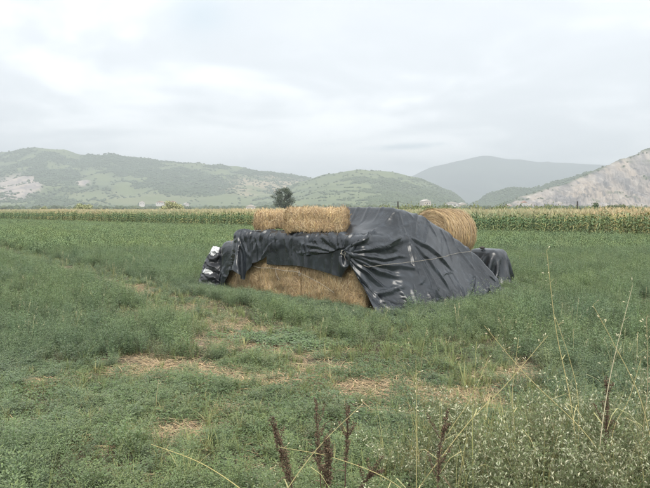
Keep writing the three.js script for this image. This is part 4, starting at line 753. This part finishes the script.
stalk([[1.80, 0.77, -4.6], [1.68, 1.32, -4.6], [1.60, 1.90, -4.6]], 'tallest dry grass stalk, straight, rising right of the small tarp', 1, { r: 0.005, root: [1.9, -4.6] });
stalk([[1.94, 0.65, -4.4], [2.0, 1.08, -4.4], [2.13, 1.67, -4.4]], 'tall pale stalk leaning right over the dark dock at the right', 2, { r: 0.0048, col: [0.56, 0.50, 0.34], root: [1.9, -4.4] });
stalk([[2.26, 0.83, -4.5], [2.04, 1.27, -4.5], [1.9, 1.52, -4.5]], 'stalk leaning left across the tall pale one', 3, { root: [2.45, -4.5] });
stalk([[1.82, 0.62, -4.3], [1.37, 1.07, -4.3], [1.08, 1.41, -4.3]], 'long stalk slanting up to the left above the pale weeds', 4, { root: [2.2, -4.3] });
stalk([[1.02, 0.72, -4.4], [1.26, 0.97, -4.4], [1.55, 1.32, -4.4]], 'stalk slanting up to the right, crossing the long one', 5, { root: [0.5, -4.4] });
stalk([[1.02, 0.28, -4.3], [1.01, 0.76, -4.3], [1.03, 1.3, -4.3]], 'upright green yellow stalk left of the crossing stalks', 6, { col: [0.36, 0.36, 0.14] });
stalk([[0.6, 0.37, -4.1], [0.6, 0.76, -4.1], [0.59, 1.22, -4.1]], 'slender upright stalk below the big tarp', 7, { r: 0.003 });
stalk([[-0.23, 0.46, -3.9], [-0.03, 0.73, -3.9], [0.23, 0.99, -3.9]], 'yellow stalk slanting right through the dark docks', 8, { root: [-0.5, -3.9] });
stalk([[0.47, 0.46, -3.9], [0.06, 0.65, -3.9], [-0.29, 0.72, -3.9]], 'arching stalk bent to the left over the dark docks', 9, { root: [0.8, -3.9], seeds: 4 });
stalk([[-0.53, 0.4, -4.0], [-0.8, 0.58, -4.0], [-1.11, 0.7, -4.0]], 'single fallen yellow stalk alone at the bottom left', 10, { root: [-0.1, -4.0], seeds: 3, blades: 0, r: 0.0045, col: [0.54, 0.46, 0.2] });
stalk([[2.07, 0.62, -4.5], [2.17, 0.83, -4.5], [2.25, 1.12, -4.5]], 'short stalk leaning out at the right edge', 11, { r: 0.003 });
stalk([[1.87, 0.8, -4.65], [1.8, 1.1, -4.65], [1.69, 1.41, -4.65]], 'thin stalk close beside the tallest one, half its height', 12, { r: 0.003 });
stalk([[1.42, 0.5, -4.7], [1.4, 0.85, -4.7], [1.44, 1.25, -4.7]], 'thin upright stalk between the crossing stalks and the tallest', 13, { r: 0.0026 });
stalk([[2.3, 0.5, -4.55], [2.33, 0.9, -4.55], [2.31, 1.42, -4.55]], 'feathery brownish stalk at the far right', 14, { r: 0.003, seeds: 40, head: 0.4, col: [0.42, 0.33, 0.2] });
stalk([[0.78, 0.55, -4.25], [1.0, 0.95, -4.25], [1.10, 1.20, -4.25]], 'thin stalk leaning right at the left end of the pale weeds', 15, { r: 0.0026 });

function dock(pts, thick, label, seed) {        // dead dock: a dark stem packed with rust-brown seed clusters
  const R = rng(seed), t = thing('dead_dock', pts[0][0], 0, pts[0][2]), rel = [[0, groundY(t.position.x, t.position.z), 0], ...pts.map(([x, y, z]) => [x - t.position.x, y, z - t.position.z])], c = curve(rel, 40);
  tag(t, label, 'dock plant', 'dead dock stalks by the road');
  const B = new Build(); B.tube(c, 0.006, 0.0025, 6, [0.085, 0.05, 0.035]); mesh('stem', B.geo(true), M.dry, t);
  const S = new Build();
  for (let k = 0; k < 620 * thick; k++) { const u = 0.38 + 0.62 * Math.pow(R(), 0.9), whorl = Math.round(u * 26) / 26 + (R() - 0.5) * 0.018, p = c[clamp(Math.round(whorl * 40), 0, 40)].clone(), a = R() * 6.28, w = 0.030 * thick * (1.15 - whorl * 0.75) * clamp(0.55 + 1.1 * n3(whorl * 17, seed, 3), 0.12, 1.2), r = w * Math.sqrt(R()), d = dirOf(a, (R() - 0.4) * 1.4); p.add(V(Math.cos(a) * r, (R() - 0.5) * 0.02, Math.sin(a) * r)); S.leaf(p, d, sideOf(d, R() * 6), 0.011 + 0.006 * R(), 0.009, jit([0.115, 0.08, 0.05], R, 0.4), 0.1, 0.5); }
  for (let b = 0; b < 5; b++) {                 // short side branches
    const st = c[Math.round(40 * (0.4 + 0.45 * R()))], a = R() * 6.28, L = 0.06 + 0.12 * R(), end = st.clone().add(V(Math.cos(a) * L * 0.55, L, Math.sin(a) * L * 0.55)); S.tube([st, st.clone().lerp(end, 0.5).add(V(0, -0.01, 0)), end], 0.003, 0.0015, 4, [0.09, 0.06, 0.04]);
    for (let k = 0; k < 60; k++) { const p = st.clone().lerp(end, 0.2 + 0.8 * R()), d = dirOf(R() * 6.28, R() - 0.3), r = 0.011 * thick * R(); S.leaf(p.addScaledVector(d, r), d, sideOf(d, R() * 6), 0.010 + 0.006 * R(), 0.008, jit([0.125, 0.082, 0.05], R, 0.4), 0.1, 0.5); }
  }
  const sh = mesh('seed_cluster', S.geo(), M.dry, t); sh.userData.kind = 'stuff';
  for (let k = 0; k < 3; k++) { const p = c[8 + k * 5], a = R() * 6.28, L = 0.12 + 0.08 * R(), o = V(Math.cos(a), 0, Math.sin(a)), bl = new Build(); bl.strip([0, 0.4, 0.8, 1].map((s) => p.clone().addScaledVector(o, L * s * 0.7).add(V(0, L * (0.4 * s - 0.9 * s * s), 0))), 0.02, 0.004, V(-o.z, 0, o.x), jit([0.14, 0.10, 0.055], R, 0.2)); mesh('dry_leaf', bl.geo(), M.dry, t); }
}
dock([[-0.21, 0.40, -4.0], [-0.27, 0.63, -4.0], [-0.34, 0.87, -4.0]], 1.5, 'thick dark dock stalk leaning left, leftmost of the docks', 21);
dock([[-0.03, 0.38, -4.2], [-0.05, 0.65, -4.2], [-0.06, 0.93, -4.2]], 0.7, 'tallest slender dark dock stalk at the bottom middle', 22);
dock([[0.14, 0.41, -4.3], [0.15, 0.62, -4.3], [0.16, 0.85, -4.3]], 0.6, 'thin dark dock stalk right of the tallest one', 23);
dock([[0.01, 0.45, -3.9], [0.02, 0.60, -3.9], [0.01, 0.77, -3.9]], 1.6, 'short thick dark dock stalk at the bottom edge', 24);
dock([[0.20, 0.30, -4.1], [0.30, 0.45, -4.1], [0.38, 0.49, -4.1]], 0.6, 'low bent dock stalk right of the short thick one', 25);
dock([[0.76, 0.32, -4.2], [0.77, 0.58, -4.2], [0.82, 0.86, -4.2]], 0.65, 'crooked dark dock stalk left of the pale weeds', 26);
dock([[2.01, 0.47, -4.5], [2.02, 0.73, -4.5], [2.01, 1.0, -4.5]], 0.7, 'dark dock stalk among the pale weeds at the right', 27);

{ // bushy weeds with small pale leaves filling the lower right corner: one tangle
  const bushy = (seed) => {
    const R = rng(seed), B = new Build();
    for (let s = 0; s < 12; s++) {
      const az = R() * 6.283, H = 0.55 + 0.4 * R(), lean = 0.15 + 0.45 * R(), o = V(Math.cos(az), 0, Math.sin(az)), pt = (t) => V(0, 0, 0).addScaledVector(o, 0.04 + lean * H * t * t).add(V(0, H * (t - 0.12 * t * t), 0));
      B.strip([0, 0.33, 0.66, 1].map(pt), 0.005, 0.002, V(-o.z, 0, o.x), jit(R() < 0.4 ? [0.34, 0.29, 0.16] : [0.22, 0.23, 0.10], R, 0.2));
      for (let k = 0; k < 26; k++) {
        const t = 0.2 + 0.8 * R(), p = pt(t), d = dirOf(R() * 6.283, R() * 1.2 - 0.1), tw = 0.03 + R() * 0.07, q = p.clone().addScaledVector(d, tw), pale = R() < 0.4;
        B.strip([p, q], 0.0025, 0.0015, sideOf(d, 1), [0.17, 0.18, 0.08]);
        for (let m = 0; m < 3; m++) { const e = dirOf(R() * 6.283, 0.3 + R() * 1.1), L = 0.020 + 0.020 * R(); B.leaf(p.clone().lerp(q, 0.3 + 0.7 * R()), e, sideOf(e, R() * 6), L, L * 0.30, jit(pale && m < 2 ? [0.62, 0.63, 0.44] : [0.19, 0.235, 0.105], R, 0.2), 0.15, 0.5); }
      }
    }
    return B.geo();
  };
  const G = [bushy(3), bushy(4), bushy(5)], l = [[], [], []], R = rng(9);
  for (let k = 0; k < 95; k++) { const d = 3.9 + R() * 1.5, x = lerp(0.42, 3.4, Math.pow(R(), 0.8)), edge = sst(0.4, 1.3, x), y = groundY(x, -d); l[k % 3].push([x, y - 0.02, -d, R() * 6.28, 0.78 + 0.3 * R(), (0.62 + 0.38 * edge) * (0.8 + 0.3 * R()), jit([1, 1, 1], R, 0.12), 0.1]); }
  for (let k = 0; k < 14; k++) { const d = 3.7 + R() * 0.6, x = (R() - 0.35) * 1.2, y = groundY(x, -d); l[k % 3].push([x, y - 0.02, -d, R() * 6.28, 0.6 + 0.2 * R(), 0.75, jit([0.85, 0.95, 0.8], R, 0.12), 0.1]); }
  l.forEach((v, k) => tag(scatter('pale_weeds', G[k], M.near, v), ['tangle of pale leaved weeds in the lower right corner', 'wiry weeds with whitish leaves at the lower right', 'small leaved weeds by the road at the bottom'][k], 'weeds', undefined, 'stuff'));
  // thin dry grass among them
  const T = [grassTuft(41, 9, 0.85, 0.004, 0.35), grassTuft(42, 7, 1.0, 0.004, 0.25)], t = [[], []];
  for (let k = 0; k < 90; k++) { const d = 4.0 + R() * 1.6, x = lerp(0.3, 3.4, Math.pow(R(), 0.7)); t[k % 2].push([x, groundY(x, -d), -d, R() * 6.28, 0.8 + 0.4 * R(), 0.9, jit([0.42, 0.37, 0.19], R, 0.2), 0.1]); }
  for (let k = 0; k < 10; k++) { const d = 3.9 + R() * 0.8, x = -2.2 + R() * 2.6; t[k % 2].push([x, groundY(x, -d), -d, R() * 6.28, 0.6 + 0.2 * R(), 0.8, jit([0.26, 0.28, 0.12], R, 0.2), 0.1]); }
  t.forEach((v, k) => tag(scatter('dry_grass', T[k], M.dry, v), ['thin dry grass blades among the pale weeds', 'wispy tan grass at the lower right'][k], 'grass', undefined, 'stuff'));
}
console.log('weeds done');

renderer.render(scene, camera);
